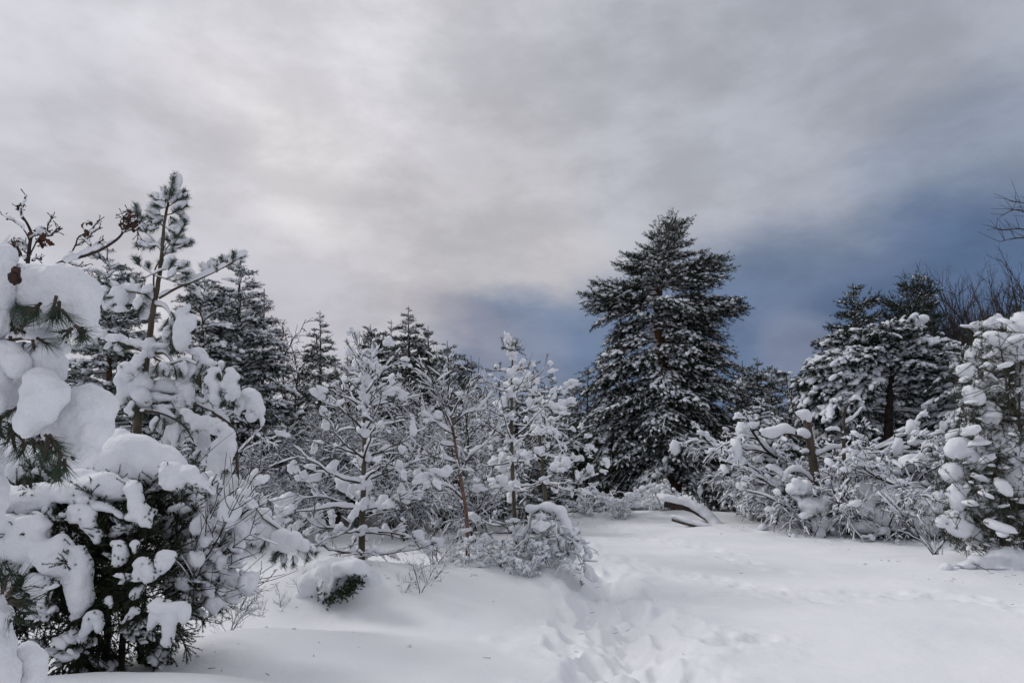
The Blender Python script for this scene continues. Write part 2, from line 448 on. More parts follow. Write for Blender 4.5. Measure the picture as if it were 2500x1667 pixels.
def build_ground():
    th = np.concatenate([np.linspace(-45, 45, 540), np.linspace(47.5, 312.5, 130)])
    th = np.deg2rad(th)
    r = np.concatenate([[.4, 1, 1.8, 2.6], np.geomspace(3.3, 30, 330), np.geomspace(30.8, 700, 60)])
    T, Rr = np.meshgrid(th, r)
    X = Rr * np.sin(T); Y = Rr * np.cos(T)
    Z = H(X, Y)
    rng = np.random.RandomState(5)
    prints = []
    def trail(pts, step, wid, dep, size, double=True):
        w = np.array([on_ground(a, b)[:2] for a, b in pts])
        L = np.concatenate([[0], np.cumsum(np.hypot(*np.diff(w, axis=0).T))])
        s = 0; k = 0
        while s < L[-1]:
            i = min(np.searchsorted(L, s, 'right') - 1, len(w) - 2); f = (s - L[i]) / (L[i + 1] - L[i])
            p = w[i] + (w[i + 1] - w[i]) * f; t = unit(w[i + 1] - w[i]); nrm = np.array([-t[1], t[0]])
            off = (wid * (1 if k % 2 else -1) if double else 0) + rng.normal(0, wid * .5)
            q = p + nrm * off
            prints.append((q[0], q[1], math.atan2(t[1], t[0]) + rng.normal(0, .3), size * rng.uniform(.8, 1.3), dep * rng.uniform(.5, 1.2)))
            s += step * rng.uniform(.7, 1.2); k += 1
    trail([(1550, 1700), (1500, 1600), (1465, 1500), (1435, 1420), (1398, 1370), (1360, 1320), (1350, 1290), (1400, 1262), (1500, 1250)], .20, .20, .085, .17)
    trail([(1640, 1700), (1590, 1600), (1530, 1500), (1470, 1420), (1420, 1370)], .26, .20, .07, .17)
    trail([(1350, 1330), (1500, 1370), (1700, 1410), (1900, 1450), (2100, 1470), (2300, 1455), (2500, 1500), (2700, 1560)], .26, .13, .045, .15)
    trail([(1480, 1440), (1640, 1450), (1800, 1440), (2020, 1485)], .34, .13, .04, .15)
    trail([(1500, 1430), (1600, 1500), (1750, 1560), (1850, 1570)], .30, .2, .06, .18)
    trail([(1700, 1290), (1900, 1310), (2150, 1330)], .5, .2, .03, .2)
    trail([(1420, 1270), (1560, 1310), (1700, 1340), (1900, 1400)], .4, .15, .04, .17)
    # soft trodden trench of the main path
    for pts, wd, dp in [([(1560, 1720), (1515, 1600), (1480, 1500), (1445, 1420), (1405, 1370), (1366, 1325), (1350, 1290)], .42, .18), ([(1400, 1360), (1550, 1385), (1750, 1420), (1950, 1455), (2050, 1475)], .22, .035), ([(1680, 1720), (1620, 1600), (1560, 1500), (1480, 1420)], .34, .07)]:
        w = np.array([on_ground(a, b)[:2] for a, b in pts]); best = np.full(X.shape, 99.)
        for a, b in zip(w[:-1], w[1:]):
            e = b - a; t = np.clip(((X - a[0]) * e[0] + (Y - a[1]) * e[1]) / (e @ e), 0, 1)
            best = np.minimum(best, np.hypot(X - a[0] - t * e[0], Y - a[1] - t * e[1]))
        pn = np.stack([X, Y, X * 0], -1)
        q = best / wd * (1 + .35 * vnoise(pn, 1.6, 6) + .18 * vnoise(pn, 4.5, 2))
        Z += -dp * (.75 + .5 * vnoise(pn, 2.3, 12)) * np.exp(-q ** 2.4) + dp * .22 * np.exp(-((q - 1.45) / .4) ** 2) * (1 + vnoise(pn, 3, 5))
    dep = np.zeros_like(X); rim = np.zeros_like(X)
    for (qx, qy, a, s, d) in prints:
        m = (np.abs(X - qx) < 4 * s) & (np.abs(Y - qy) < 4 * s)
        if not m.any(): continue
        dx, dy = X[m] - qx, Y[m] - qy
        c, sn = math.cos(a), math.sin(a)
        u, v = (dx * c + dy * sn) / (s * 1.15), (-dx * sn + dy * c) / (s * .62)
        n = vnoise(np.stack([X[m], Y[m], dx * 0], -1), 9, 3)
        q = np.sqrt(u * u + v * v) * (1 + .25 * n)
        dep[m] = np.maximum(dep[m], d * 1.0 / (1 + np.exp((q - .85) * 7)))
        rim[m] = np.maximum(rim[m], d * .30 * np.exp(-((q - 1.4) / .4) ** 2) * (1 + n))
    Z += np.where(dep > .012, -dep, rim * (1 - dep / .012))
    # churned crumbs along the trodden track
    p = np.stack([X, Y, Z * 0], -1)
    tr = np.zeros_like(X)
    for (qx, qy, a, s, d) in prints:
        m = (np.abs(X - qx) < 1.2) & (np.abs(Y - qy) < 1.2)
        if m.any(): tr[m] = np.maximum(tr[m], d * 12 * np.exp(-((X[m] - qx) ** 2 + (Y[m] - qy) ** 2) / (2 * .28 ** 2)))
    tr = np.clip(tr, 0, 1)
    Z += tr * (.020 * vnoise(p, 9, 1) + .012 * vnoise(p, 21, 2))
    Z += (.004 * vnoise(p, 7, 8) + .010 * vnoise(p * np.array([1.0, 2.2, 1]), 1.6, 18)) * (Rr < 30)
    nr, nt_ = X.shape
    mb = MB()
    idx = np.arange(nr * nt_).reshape(nr, nt_)
    q = np.stack([idx[:-1], idx[1:], np.roll(idx, -1, 1)[1:], np.roll(idx, -1, 1)[:-1]], -1).reshape(-1, 4)[:, ::-1]
    V = np.stack([X, Y, Z], -1).reshape(-1, 3)
    c = len(V)
    tri = np.stack([np.full(nt_, c), idx[0], np.roll(idx[0], -1)], -1)[:, ::-1]
    mb.add(np.vstack([V, [[0, 0, hz(0, 0)]]]), f3=tri, f4=q)
    o = link('ground', mb.mesh('ground', M['snow_ground']))
    o['kind'] = 'structure'
    return o
build_ground()
# ------------------------------------------------------------------ conifer branches (shared shapes)
def conifer_branch(seed, L, rise=.1, droop=.25, tipup=.0, sides=.5, spacing=.15, ang=52, shoot=(.08, .16), snow=.5, snow_r=.045,
                   needles=20, nl=.055, nw=.007, hang=0.0, upz=(-.3, .75), spacing2=.085, start=.15, fans=True, tube_snow=.012, sub=1, fill=1.0, pad=0.0, pad_r=.09):
    rng = np.random.RandomState(seed)
    K = 9; s = np.linspace(0, 1, K)
    wob = rng.normal(0, .035 * L, 3)
    main = np.stack([L * s * (1 - .06 * s), wob[0] * np.sin(s * 3) + wob[1] * s, L * (rise * s - droop * s ** 2 + tipup * s ** 4) + wob[2] * .4 * np.sin(4 * s)], -1)
    r0 = .008 + .011 * L
    wood = [(main[None], np.linspace(r0, .005, K)[None])]
    sp, sdv, sl = [], [], []
    polys = []
    def point(P, f):
        x = f * (len(P) - 1); i = min(int(x), len(P) - 2); return P[i] + (P[i + 1] - P[i]) * (x - i), unit(P[i + 1] - P[i])
    def shoots_along(P, ln, st=.2):
        n = max(2, int(ln / spacing2))
        for k in range(n):
            f = st + (1 - st) * (k + rng.uniform(.1, .9)) / n
            p, t = point(P, f)
            sd = 1 if k % 2 else -1
            lat = unit(np.array([-t[1], t[0], 0]) + 1e-6)
            dv = unit(t * rng.uniform(.6, 1.1) + lat * sd * rng.uniform(.4, 1) + np.array([0, 0, rng.uniform(*upz) - hang * rng.uniform(.3, 1.2)]))
            sp.append(p); sdv.append(dv); sl.append(rng.uniform(*shoot))
        p, t = P[-1], unit(P[-1] - P[-2])
        sp.append(p); sdv.append(unit(t + [0, 0, .25 - hang])); sl.append(shoot[1])
    n = max(3, int(L * (1 - start) / spacing))
    for k in range(n):
        f = start + (1 - start) * (k + rng.uniform(.2, .8)) / n
        p, t = point(main, f)
        sd = 1 if (k % 2) else -1
        prof = min(1, (f - start) / .25 + .35) * (1 - f) ** .7
        ln = (L * sides * prof + .12) * rng.uniform(.65, 1.2)
        a = Rd(ang * rng.uniform(.75, 1.25)) * sd
        d = np.array([t[0] * math.cos(a) - t[1] * math.sin(a), t[0] * math.sin(a) + t[1] * math.cos(a), t[2] * .6 + rng.uniform(-.22, .38) - hang * .5])
        d = unit(d)
        u = np.linspace(0, 1, 6)[:, None]
        bend = np.array([t[0] * .25, t[1] * .25, -.10 - hang * .5 + rng.uniform(-.1, .12)])
        P = p + d * ln * u + bend * ln * u ** 2
        polys.append(P)
        shoots_along(P, ln, .12)
        if ln > .5:
            for j in range(int(ln / .2)):
                g = rng.uniform(.15, .8); pp, tt = point(P, g); sd2 = 1 if j % 2 else -1
                lat = unit(np.array([-tt[1], tt[0], 0]))
                l2 = ln * .38 * (1.1 - g) * rng.uniform(.7, 1.2) + .08
                dd = unit(tt * .8 + lat * sd2 * .8 + [0, 0, rng.uniform(-.2, .15) - hang * .4])
                P2 = pp + dd * l2 * u + np.array([0, 0, -.1 - hang * .4]) * l2 * u ** 2
                polys.append(P2); shoots_along(P2, l2, .15)
    shoots_along(main, L * .5, .55)
    mbw, mbs = MB(), MB()
    mbw.tubes(main, np.linspace(r0, .005, K), 6, 0)
    if polys:
        PP = np.array(polys); ll = np.linalg.norm(PP[:, -1] - PP[:, 0], axis=1)
        RR = (.004 + .008 * ll[:, None]) * np.linspace(1, .35, 6)[None]
        mbw.tubes(PP, RR, 4, 0)
        if snow > .05: mbs.snow_tubes(PP, RR, tube_snow * .6, rng, S=5)
    mbs.snow_tubes(resample(main, 22), np.linspace(r0, .005, 22), tube_snow * 1.6, rng, S=6)
    sp, sdv, sl = np.array(sp), np.array(sdv), np.array(sl)
    if fill < 1:
        k = rng.rand(len(sp)) < fill; sp, sdv, sl = sp[k], sdv[k], sl[k]
    P2 = np.stack([sp, sp + sdv * sl[:, None]], 1)
    mbw.tubes(P2, np.tile([[.0035, .002]], (len(sp), 1)), 3, 0)
    add_needles(mbw, sp, sdv, sl, rng, needles, nl, nw, .7, m=1)
    if pad and polys:
        C, X, A, Bw = [], [], [], []
        for P, l_ in zip(polys, ll):
            for f_ in (.3, .55, .8):
                if l_ > .18 and rng.rand() < pad * (1.3 if vnoise(P[2], 1.6, 8) > 0 else .5):
                    q, t = point(P, f_); C.append(q + [0, 0, .045]); X.append(t); A.append(min(l_ * .3, .26) * rng.uniform(.6, 1.2)); Bw.append(pad_r * rng.uniform(.6, 1.3))
        if C:
            A, Bw = np.array(A), np.array(Bw)
            add_blobs(mbs, np.array(C), A, Bw, Bw * .55, np.array(X), rng, 2, noise=.45, flat=.6)
    # snow on shoots, heaped in patches along the branch
    patch = np.clip(.45 + 1.0 * vnoise(sp, 1.6, rng.uniform(0, 40)) + .3 * vnoise(sp, 5, 3), 0, 1.3)
    keep = rng.rand(len(sp)) < np.clip(snow * (.25 + 1.9 * patch), 0, .97)
    c, d, l = sp[keep], sdv[keep], sl[keep]
    if len(c):
        sz = snow_r * rng.uniform(.6, 1.35, len(c)) * (.7 + .6 * patch[keep])
        cc = c + d * l[:, None] * .7; cc[:, 2] += sz * .45
        dd_ = d.copy(); dd_[:, 2] -= .25
        add_blobs(mbs, cc, sz * rng.uniform(1.0, 1.9, len(c)), sz * rng.uniform(.7, 1.1, len(c)), sz * rng.uniform(.5, .9, len(c)), dd_, rng, sub, noise=.42, flat=.75)
    return mbw, mbs

BR = {}
def make_set(key, n, bark, needle, smat='snow', Ls=(.7, 1.2, 2.0, 3.0), **kw):
    lst = []
    for li, L in enumerate(Ls):
        for k in range(n):
            join = kw.get('join', False); kq = {a: b for a, b in kw.items() if a != 'join'}
            w, s = conifer_branch(hash_(key) + li * 31 + k * 7, L, **kq)
            if join:
                for v_ in s.v: w.v.append(v_)
                w.f3 += [f + w.n for f in s.f3]; w.m3 += [m * 0 + 2 for m in s.m3]; w.f4 += [f + w.n for f in s.f4]; w.m4 += [m * 0 + 2 for m in s.m4]; w.n += s.n
                lst.append((L, w.mesh('branch', [M[bark], M[needle], M[smat]], True), None)); continue
            lst.append((L, w.mesh('branch', [M[bark], M[needle]], True), s.mesh('snow', M[smat], True)))
    BR[key] = lst
def hash_(s): return sum(ord(c) * (i + 3) for i, c in enumerate(s)) % 9973

def put_branch(key, parent, loc, az, slope, reach, rng, scl=1.0, flip=None):
    Ls = BR[key]
    best = min(abs(math.log(reach / L)) for L, _, _ in Ls)
    c = [b for b in Ls if abs(math.log(reach / b[0])) < best + .05]
    L, mw, ms = c[rng.randint(len(c))]
    k = reach / L
    o = link('branch', mw, parent, loc, (0, -slope, az), (k, k * (1 if rng.rand() < .5 else -1) * scl, k))
    if ms: link('snow', ms, o)
    return o

def conifer(name, label, cat, px, D, top, outline, key, nb, trunk_r=.14, lean=0, bark='bark', slopes=(-.45, .7), group=None, seed=0,
            mean=None, base_t=.03, wob=.1, cluster=3, rag=(.75, 1.12), shrink=1.0):
    """outline: [(py, left px, right px)] silhouette rows in the photograph at distance D"""
    rng = np.random.RandomState(seed + 11)
    x0 = gx(px, D); z0 = hz(x0, D)
    o = thing(name, label, cat, (x0, D, z0), group)
    org = np.array([x0, D, z0])
    tp = at(top[0], top[1], D)
    Ht = tp[2] - z0
    K = 14; s = np.linspace(0, 1, K)
    T = np.stack([(tp[0] - x0) * s ** 1.3 + wob * np.sin(s * 5 + seed) * s * (1 - s) * 2, wob * np.sin(s * 4 + seed * 2) * s * (1 - s) * 2, Ht * s - .15 * (1 - s)], -1)
    mb = MB(); mb.tubes(T, np.maximum(trunk_r * (1 - s) ** .8, .012), 9)
    part('trunk', mb, M[bark], o)
    rows = []
    for (py, l, r) in outline:
        a, b = at(l, py, D), at(r, py, D)
        rows.append((a[2] - z0, a[0], b[0]))
    rows.sort()
    rz = np.array([q[0] for q in rows]); rl = np.array([q[1] for q in rows]); rr = np.array([q[2] for q in rows])
    zmin = max(.1, rz[0])
    nb = int(nb * 1.55)
    for i in range(nb):
        if i % cluster == 0: ct, caz, cr = (i + cluster * rng.uniform(0, 1)) / nb, (i // cluster) * 2.39996 + rng.normal(0, .35), rng.uniform(*rag)
        t = base_t + (1 - base_t) * (ct + (rng.uniform(-.6, .6) * cluster * .45 / nb if cluster > 1 else 0))
        t = min(max(t, 0.01), .995)
        tt = t ** .9
        zt = zmin + (Ht - zmin) * tt
        az = caz + (rng.normal(0, .28) if cluster > 1 else 0)
        xl, xr = np.interp(zt, rz, rl), np.interp(zt, rz, rr)
        tx = x0 + np.interp(zt / Ht, s, T[:, 0]); ty = np.interp(zt / Ht, s, T[:, 1])
        eR, eL = max(xr - tx, .15), max(tx - xl, .15)
        m = mean if mean else (eR + eL) * .5
        ca = math.cos(az); c2 = abs(ca) ** 1.5
        e = (eR if ca > 0 else eL) * c2 + m * (1 - c2)
        e *= cr * (rng.uniform(.7, 1.02) if cluster > 1 else 1) * shrink
        frac = zt / Ht
        slope = slopes[0] + (slopes[1] - slopes[0]) * frac ** 1.4 + rng.normal(0, .12)
        reach = max(e / max(math.cos(slope), .6), .16)
        zr = zt - e * (math.tan(slope) + .08) - .05
        zr = min(max(zr, .1), Ht * .985)
        fx = np.interp(zr / Ht, s, T[:, 0]); fy = np.interp(zr / Ht, s, T[:, 1])
        k = key if isinstance(key, str) else key[0 if frac < key[2] + rng.normal(0, .06) else 1]
        put_branch(k, o, (fx, fy, zr), az, slope, reach, rng)
    # leader
    for q in range(3):
        k = key if isinstance(key, str) else key[1]
        put_branch(k, o, (T[-2, 0], T[-2, 1], T[-2, 2]), rng.uniform(0, 6), 1.15 + .1 * q, max(Ht * .03, .2), rng)
    return o

def bough(o, org, key, root, tip, n, rng, dip=.18, sr=.22, st=.25, short=.75):
    """n branches that leave the trunk round root and reach for tip (world points)"""
    for i in range(n):
        a = np.array(root) + [rng.normal(0, .03), rng.normal(0, .03), rng.normal(0, sr)]
        b = np.array(tip) + rng.normal(0, st, 3) * [1, 1.6, .7]
        v = (b - a) * (1 if i == 0 else rng.uniform(short, 1.0))
        if i == 0: v = np.array(tip) - a
        h = math.hypot(v[0], v[1])
        reach = max(math.hypot(h, v[2]), .25)
        put_branch(key, o, a - org, math.atan2(v[1], v[0]), math.atan2(v[2], h) + dip, reach / .96, rng)

# ------------------------------------------------------------------ bare, snow-laden bushes (shared shapes)
def bush_limb(seed, L, lean=.5, bend=.3, lv=3, twr=.006, r0=.02, n1=9, n2=6, snow=.014, blob=.0, blob_r=.05, droop=.25, up=.25, spread=.8, snow_lv=1.0, n3=0):
    rng = np.random.RandomState(seed)
    u = np.linspace(0, 1, 7)[:, None]
    d = unit([math.sin(lean), 0, math.cos(lean)])
    P0 = d * L * u + np.array([bend, rng.normal(0, .15), -abs(bend) * .4]) * L * u ** 2 + rng.normal(0, .02 * L, (7, 3)) * u
    levels = [[(P0, L)]]
    for lev in range(1, lv):
        new = []
        for (P, ln) in levels[-1]:
            n = n1 if lev == 1 else n2 if lev == 2 else n3
            n = max(2, int(n * (.6 + .4 * ln / L) * rng.uniform(.7, 1.3)))
            for k in range(n):
                f = rng.uniform(.2, .98) if lev == 1 else rng.uniform(.1, .95)
                x = f * 6; i = min(int(x), 5); p = P[i] + (P[i + 1] - P[i]) * (x - i); t = unit(P[i + 1] - P[i])
                dv = unit(t * rng.uniform(.5, 1.0) + rng.normal(0, spread * .6, 3) + [0, 0, up * rng.uniform(-.3, 1)])
                l2 = ln * rng.uniform(.28, .6) * (1.15 - .5 * f)
                sag = np.array([0, 0, -droop * rng.uniform(.2, 1.3)])
                new.append((p + dv * l2 * u + sag * l2 * u ** 2 + rng.normal(0, .03 * l2, (7, 3)) * u, l2))
        levels.append(new)
    mbw, mbs = MB(), MB()
    tips = []
    for lev, lst in enumerate(levels):
        PP = np.array([a for a, _ in lst])
        r = max(r0 * .42 ** lev, twr)
        RR = r * np.linspace(1, .45, 7)[None] * np.ones((len(PP), 1))
        RR = np.maximum(RR, twr * .6)
        mbw.tubes(PP, RR, 6 if lev == 0 else 4)
        kk = rng.rand(len(PP)) < snow_lv
        if lev == 0: kk[:] = True
        Q = PP[kk]
        if len(Q) and snow > 0:
            if lev == 0: Q = np.array([resample(q, 20) for q in Q]); rr_ = np.repeat(np.linspace(r, r * .45, 20)[None], len(Q), 0)
            else: rr_ = RR[kk]
            mbs.snow_tubes(Q, rr_, snow * (1.5, 1.1, .85, .7)[lev], rng, S=6 if lev < 2 else 5, lump=.6)
        if lev >= 1: tips.append(PP[:, rng.randint(2, 7)])
    if blob > 0:
        C = np.concatenate(tips); C = C[rng.rand(len(C)) < blob]
        if len(C):
            sz = blob_r * rng.uniform(.5, 1.5, len(C)) ** 1.2
            dv = rng.normal(0, 1, (len(C), 3)); dv[:, 2] = -.4 + dv[:, 2] * .4
            C[:, 2] += sz * .3
            add_blobs(mbs, C, sz * 1.5, sz, sz * .85, dv, rng, 2 if blob_r > .06 else 1, noise=.3, flat=.65)
    return mbw, mbs

LIMB = {}
def make_limbs(key, n, wood, Ls=(1.0, 1.8), **kw):
    out = []
    for li, L in enumerate(Ls):
        for k in range(n):
            w, s = bush_limb(hash_(key) + li * 13 + k * 5, L, **kw)
            out.append((L, w.mesh('stem', M[wood], True), s.mesh('snow', M['snow'], True) if s.n else None))
    LIMB[key] = out

def bush(name, label, cat, px, D, key, nl, height, group=None, seed=0, spread=.5, dy=0, squash=1.0, z_off=0, sname='stem', lean0=0.0):
    rng = np.random.RandomState(seed + 101)
    x0 = gx(px, D); z0 = hz(x0, D) - .05 + z_off
    o = thing(name, label, cat, (x0, D, z0), group)
    lst = LIMB[key]
    for i in range(nl):
        L, mw, ms = lst[(i * 3 + seed) % len(lst)] if i < len(lst) else lst[rng.randint(len(lst))]
        k = height / L * rng.uniform(.6, 1.05)
        az = i * 2.39996 + rng.normal(0, .4)
        off = rng.normal(0, .12 * spread, 2) * height
        q = link(sname, mw, o, (off[0], off[1], 0), (0, -rng.normal(0, .10) + lean0, az), (k, k, k * squash))
        if ms: link('snow', ms, q)
    return o
# ------------------------------------------------------------------ shared branch sets
make_set('far', 3, 'bark', 'needle_dark', Ls=(.7, 1.3, 2.2), spacing=.17, spacing2=.11, needles=22, nl=.095, nw=.017, snow=.15, snow_r=.045, shoot=(.12, .22), join=True, pad=.25, pad_r=.07)
make_set('fardark', 3, 'bark', 'needle_dark', Ls=(.5, .9, 1.5), rise=.2, spacing=.16, spacing2=.10, needles=18, nl=.09, nw=.016, snow=.10, snow_r=.035, shoot=(.12, .22), tube_snow=.004, join=True)
make_set('frost', 3, 'bark', 'needle_dark', Ls=(.6, 1.2, 2.0), spacing=.14, spacing2=.085, needles=28, nl=.07, nw=.011, snow=.34, snow_r=.042, hang=.1, pad=.3, pad_r=.07)
make_set('big', 3, 'bark_pine', 'needle_dark', Ls=(.7, 1.3, 2.1, 3.0), rise=.12, droop=.30, sides=.40, spacing=.16, spacing2=.09, needles=26, nl=.07, nw=.010, snow=.13, snow_r=.048, shoot=(.10, .20), hang=.15, tube_snow=.007, pad=.15, pad_r=.07)
make_set('bigtop', 3, 'bark_pine', 'needle_dark', Ls=(.6, 1.2, 2.0), rise=.15, droop=.12, tipup=.12, sides=.34, spacing=.14, spacing2=.09, needles=30, nl=.075, nw=.010, snow=.14, snow_r=.042, shoot=(.12, .22), tube_snow=.005, pad=.25, pad_r=.07)
make_set('heavy', 3, 'bark', 'needle_dark', Ls=(.8, 1.4, 2.2), rise=.12, droop=.42, spacing=.14, spacing2=.085, needles=34, nl=.08, nw=.012, snow=.23, snow_r=.052, hang=.3, tube_snow=.014, sub=2, pad=.42, pad_r=.10)

def cone(top, base_py, w, base_w=None, prof=.8, left=None, right=None):
    """silhouette rows for a plain conical crown"""
    out = []
    for k in range(9):
        f = k / 8
        py = top[1] + (base_py - top[1]) * f
        hw = w * f ** prof + 6
        if base_w and f > .7: hw = hw + (base_w - w) * (f - .7) / .3
        out.append((py, top[0] - hw, top[0] + hw))
    return out

# ---- the tall pine
def tall_pine():
    rng = np.random.RandomState(305)
    D = 24.0
    tr = [(1648, 1245), (1646, 1120), (1630, 1000), (1615, 880), (1608, 790), (1606, 740), (1612, 680), (1622, 630), (1636, 580), (1646, 545), (1652, 520)]
    T = np.array([at(a, b, D) for a, b in tr]); org = T[0].copy(); org[2] = hz(org[0], org[1]); T[0, 2] = org[2] - .15
    T = resample(T, 60)
    o = thing('pine_tree', 'tallest pine, standing alone with a leaning top and dark snow-dusted boughs', 'tree', org)
    mb = MB(); mb.tubes(T, np.concatenate([np.linspace(.24, .15, 30), np.linspace(.15, .015, 30)]), 10)
    part('trunk', mb, M['bark_pine'], o, org)
    def trunk_at(py):
        z = at(1620, py, D)[2]; i = int(np.argmin(abs(T[:, 2] - z))); return T[i]
    # boughs seen against the sky or the neighbours: root row, tip column, tip row, number, kind
    B = [(548, 1648, 520, 3, 0), (556, 1634, 530, 2, 0), (560, 1664, 545, 3, 0), (575, 1662, 566, 3, 0), (590, 1600, 556, 2, 0), (600, 1582, 582, 3, 0), (605, 1612, 580, 2, 0), (604, 1684, 598, 3, 0), (615, 1665, 600, 2, 0),
         (625, 1560, 606, 3, 0), (640, 1524, 630, 5, 0), (632, 1712, 626, 5, 0), (655, 1496, 655, 6, 0), (645, 1738, 642, 4, 0), (668, 1790, 662, 11, 0), (672, 1758, 684, 8, 0), (690, 1765, 700, 4, 0), (665, 1540, 668, 5, 0), (690, 1700, 712, 4, 0),
         (700, 1445, 706, 8, 0), (712, 1420, 738, 11, 0), (720, 1436, 765, 8, 0), (722, 1480, 722, 6, 0), (740, 1462, 788, 5, 1), (735, 1700, 735, 3, 0), (735, 1815, 752, 10, 0), (750, 1818, 772, 10, 0), (760, 1770, 790, 5, 1), (775, 1762, 826, 5, 1), (770, 1700, 790, 4, 1),
         (790, 1500, 812, 4, 1), (790, 1480, 836, 6, 1), (810, 1490, 862, 5, 1), (825, 1462, 882, 6, 1), (800, 1740, 836, 5, 1), (820, 1790, 866, 7, 1), (850, 1808, 905, 6, 1), (850, 1500, 905, 5, 1), (870, 1455, 925, 6, 1), (890, 1430, 955, 7, 1), (880, 1760, 935, 5, 1), (900, 1790, 960, 6, 1),
         (920, 1500, 985, 5, 1), (930, 1440, 990, 6, 1), (950, 1420, 1036, 7, 1), (930, 1815, 992, 7, 1), (960, 1795, 1040, 6, 1), (990, 1425, 1080, 6, 1), (1020, 1408, 1120, 7, 1), (1000, 1820, 1085, 7, 1), (1030, 1845, 1138, 7, 1), (1060, 1415, 1170, 7, 1), (1090, 1402, 1232, 7, 1), (1070, 1870, 1180, 7, 1), (1110, 1862, 1245, 7, 1),
         (1110, 1440, 1235, 6, 1), (1120, 1800, 1240, 6, 1), (1060, 1480, 1150, 5, 1), (1060, 1770, 1150, 5, 1)]
    for (ry, tx, ty, n, k) in B:
        dd = rng.normal(0, .35)
        if not k: tx = tx + (1608 - tx) * .06; n = max(2, int(n * .7))
        bough(o, org, 'big' if k else 'bigtop', trunk_at(ry), at(tx, ty, D + dd), n, rng, dip=.18 if k else -.08, sr=.12, st=.12 + .10 * k, short=.62)
    # boughs towards the camera and away from it
    for i in range(50):
        t = ((i + rng.uniform(0, 1)) / 50) ** 1.15; py = 590 + 600 * t
        r = np.interp(py, [590, 660, 800, 900, 1000, 1200], [.5, 1.15, 1.6, 2.0, 2.3, 2.6]) * rng.uniform(.55, 1.05)
        az = (-PI / 2 + rng.uniform(-1, 1) * np.interp(py, [590, 800, 950], [.55, .65, 1.25])) if i % 4 else rng.uniform(.3, 2.8)
        p = trunk_at(py - 30)
        slope = np.interp(py, [590, 700, 850, 1200], [.35, .05, -.3, -.5]) + rng.normal(0, .1)
        tip = p + np.array([math.cos(az) * r, math.sin(az) * r, math.tan(slope) * r])
        tip[2] = max(tip[2], .25)
        bough(o, org, 'big' if py > 760 else 'bigtop', p, tip, 3 if py < 1000 else 4, rng, dip=.15, sr=.15, st=.2)
tall_pine()

# ---- pines behind the left side
FG = 'dark conifers behind the clearing'
conifer('pine_tree', 'snow-frosted pine with rounded top just left of the young pine leader', 'tree', 265, 17, (262, 598), [(598, 250, 275), (640, 215, 300), (700, 190, 345), (800, 160, 365), (950, 140, 400), (1250, 120, 420)], 'frost', 110, trunk_r=.12, bark='bark_pine', seed=12, slopes=(-.1, .6))
conifer('pine_tree', 'broad snowy pine with a slim pointed top right of the young pine', 'tree', 585, 17, (588, 618), [(618, 580, 596), (660, 555, 625), (720, 500, 660), (800, 470, 690), (900, 470, 705), (1050, 480, 700), (1250, 470, 690)], 'frost', 105, trunk_r=.14, seed=13, slopes=(-.3, .7))
conifer('pine_tree', 'small snowy pine peeking out on the right flank of the broad snowy pine', 'tree', 650, 18.5, (645, 705), [(705, 640, 650), (760, 615, 680), (850, 600, 715), (1000, 590, 715), (1250, 590, 720)], 'frost', 60, trunk_r=.10, seed=14, slopes=(-.3, .7))
conifer('pine_tree', 'bushy snow-covered pine between the young pine trunk and the broad snowy pine', 'tree', 480, 15.5, (500, 655), [(655, 470, 520), (720, 430, 560), (820, 420, 590), (1000, 400, 600), (1250, 400, 600)], 'frost', 75, trunk_r=.12, seed=15, slopes=(-.2, .6))
conifer('spruce_tree', 'slender dark spruce with a spiky tip left of the middle', 'tree', 782, 31, (781, 758), cone((781, 758), 1180, 95, prof=.75), ('far', 'far', .5), 95, trunk_r=.15, seed=16, slopes=(-.35, .5))
conifer('pine_tree', 'small dark pine between the spiky spruce and the broad dark clump', 'tree', 850, 30, (849, 858), cone((849, 858), 1180, 60), 'far', 45, trunk_r=.10, seed=17)
conifer('spruce_tree', 'tall dark spruce rising from the middle of the broad dark clump', 'tree', 1000, 33, (997, 747), cone((997, 747), 1200, 110, prof=.62), 'far', 120, trunk_r=.18, seed=18, slopes=(-.3, .5))
conifer('pine_tree', 'round-topped dark pine forming the left shoulder of the dark clump', 'tree', 915, 32, (905, 792), [(792, 890, 915), (830, 872, 950), (900, 860, 960), (1200, 850, 980)], 'far', 75, trunk_r=.15, seed=19)
conifer('pine_tree', 'dark pine filling the dark clump just left of the tall spruce', 'tree', 958, 31.5, (955, 780), [(780, 945, 965), (830, 920, 990), (900, 900, 1010), (1200, 890, 1020)], 'far', 70, trunk_r=.15, seed=20)
conifer('pine_tree', 'dark pine forming the right shoulder of the dark clump', 'tree', 1050, 32.5, (1045, 795), [(795, 1032, 1055), (840, 1010, 1075), (900, 990, 1090), (1200, 990, 1100)], 'far', 75, trunk_r=.15, seed=21)
conifer('pine_tree', 'low dark pine right of the dark clump with a ragged rounded crown', 'tree', 1100, 30, (1092, 832), [(832, 1078, 1105), (870, 1050, 1135), (920, 1040, 1160), (1200, 1030, 1170)], 'far', 75, trunk_r=.14, seed=22)
conifer('pine_tree', 'lowest dark pine at the right end of the dark clump', 'tree', 1150, 30, (1150, 868), [(868, 1130, 1165), (900, 1110, 1168), (960, 1100, 1180), (1200, 1080, 1190)], 'far', 50, trunk_r=.12, seed=23)
conifer('pine_tree', 'thin dark pine top behind the young pine with snow tassels', 'tree', 1305, 28, (1302, 903), cone((1302, 903), 1200, 55), 'far', 45, trunk_r=.10, seed=24)
conifer('pine_tree', 'slim snowy pine left of the tall pine', 'tree', 1350, 27, (1348, 912), cone((1348, 912), 1220, 75), 'frost', 60, trunk_r=.11, seed=25)
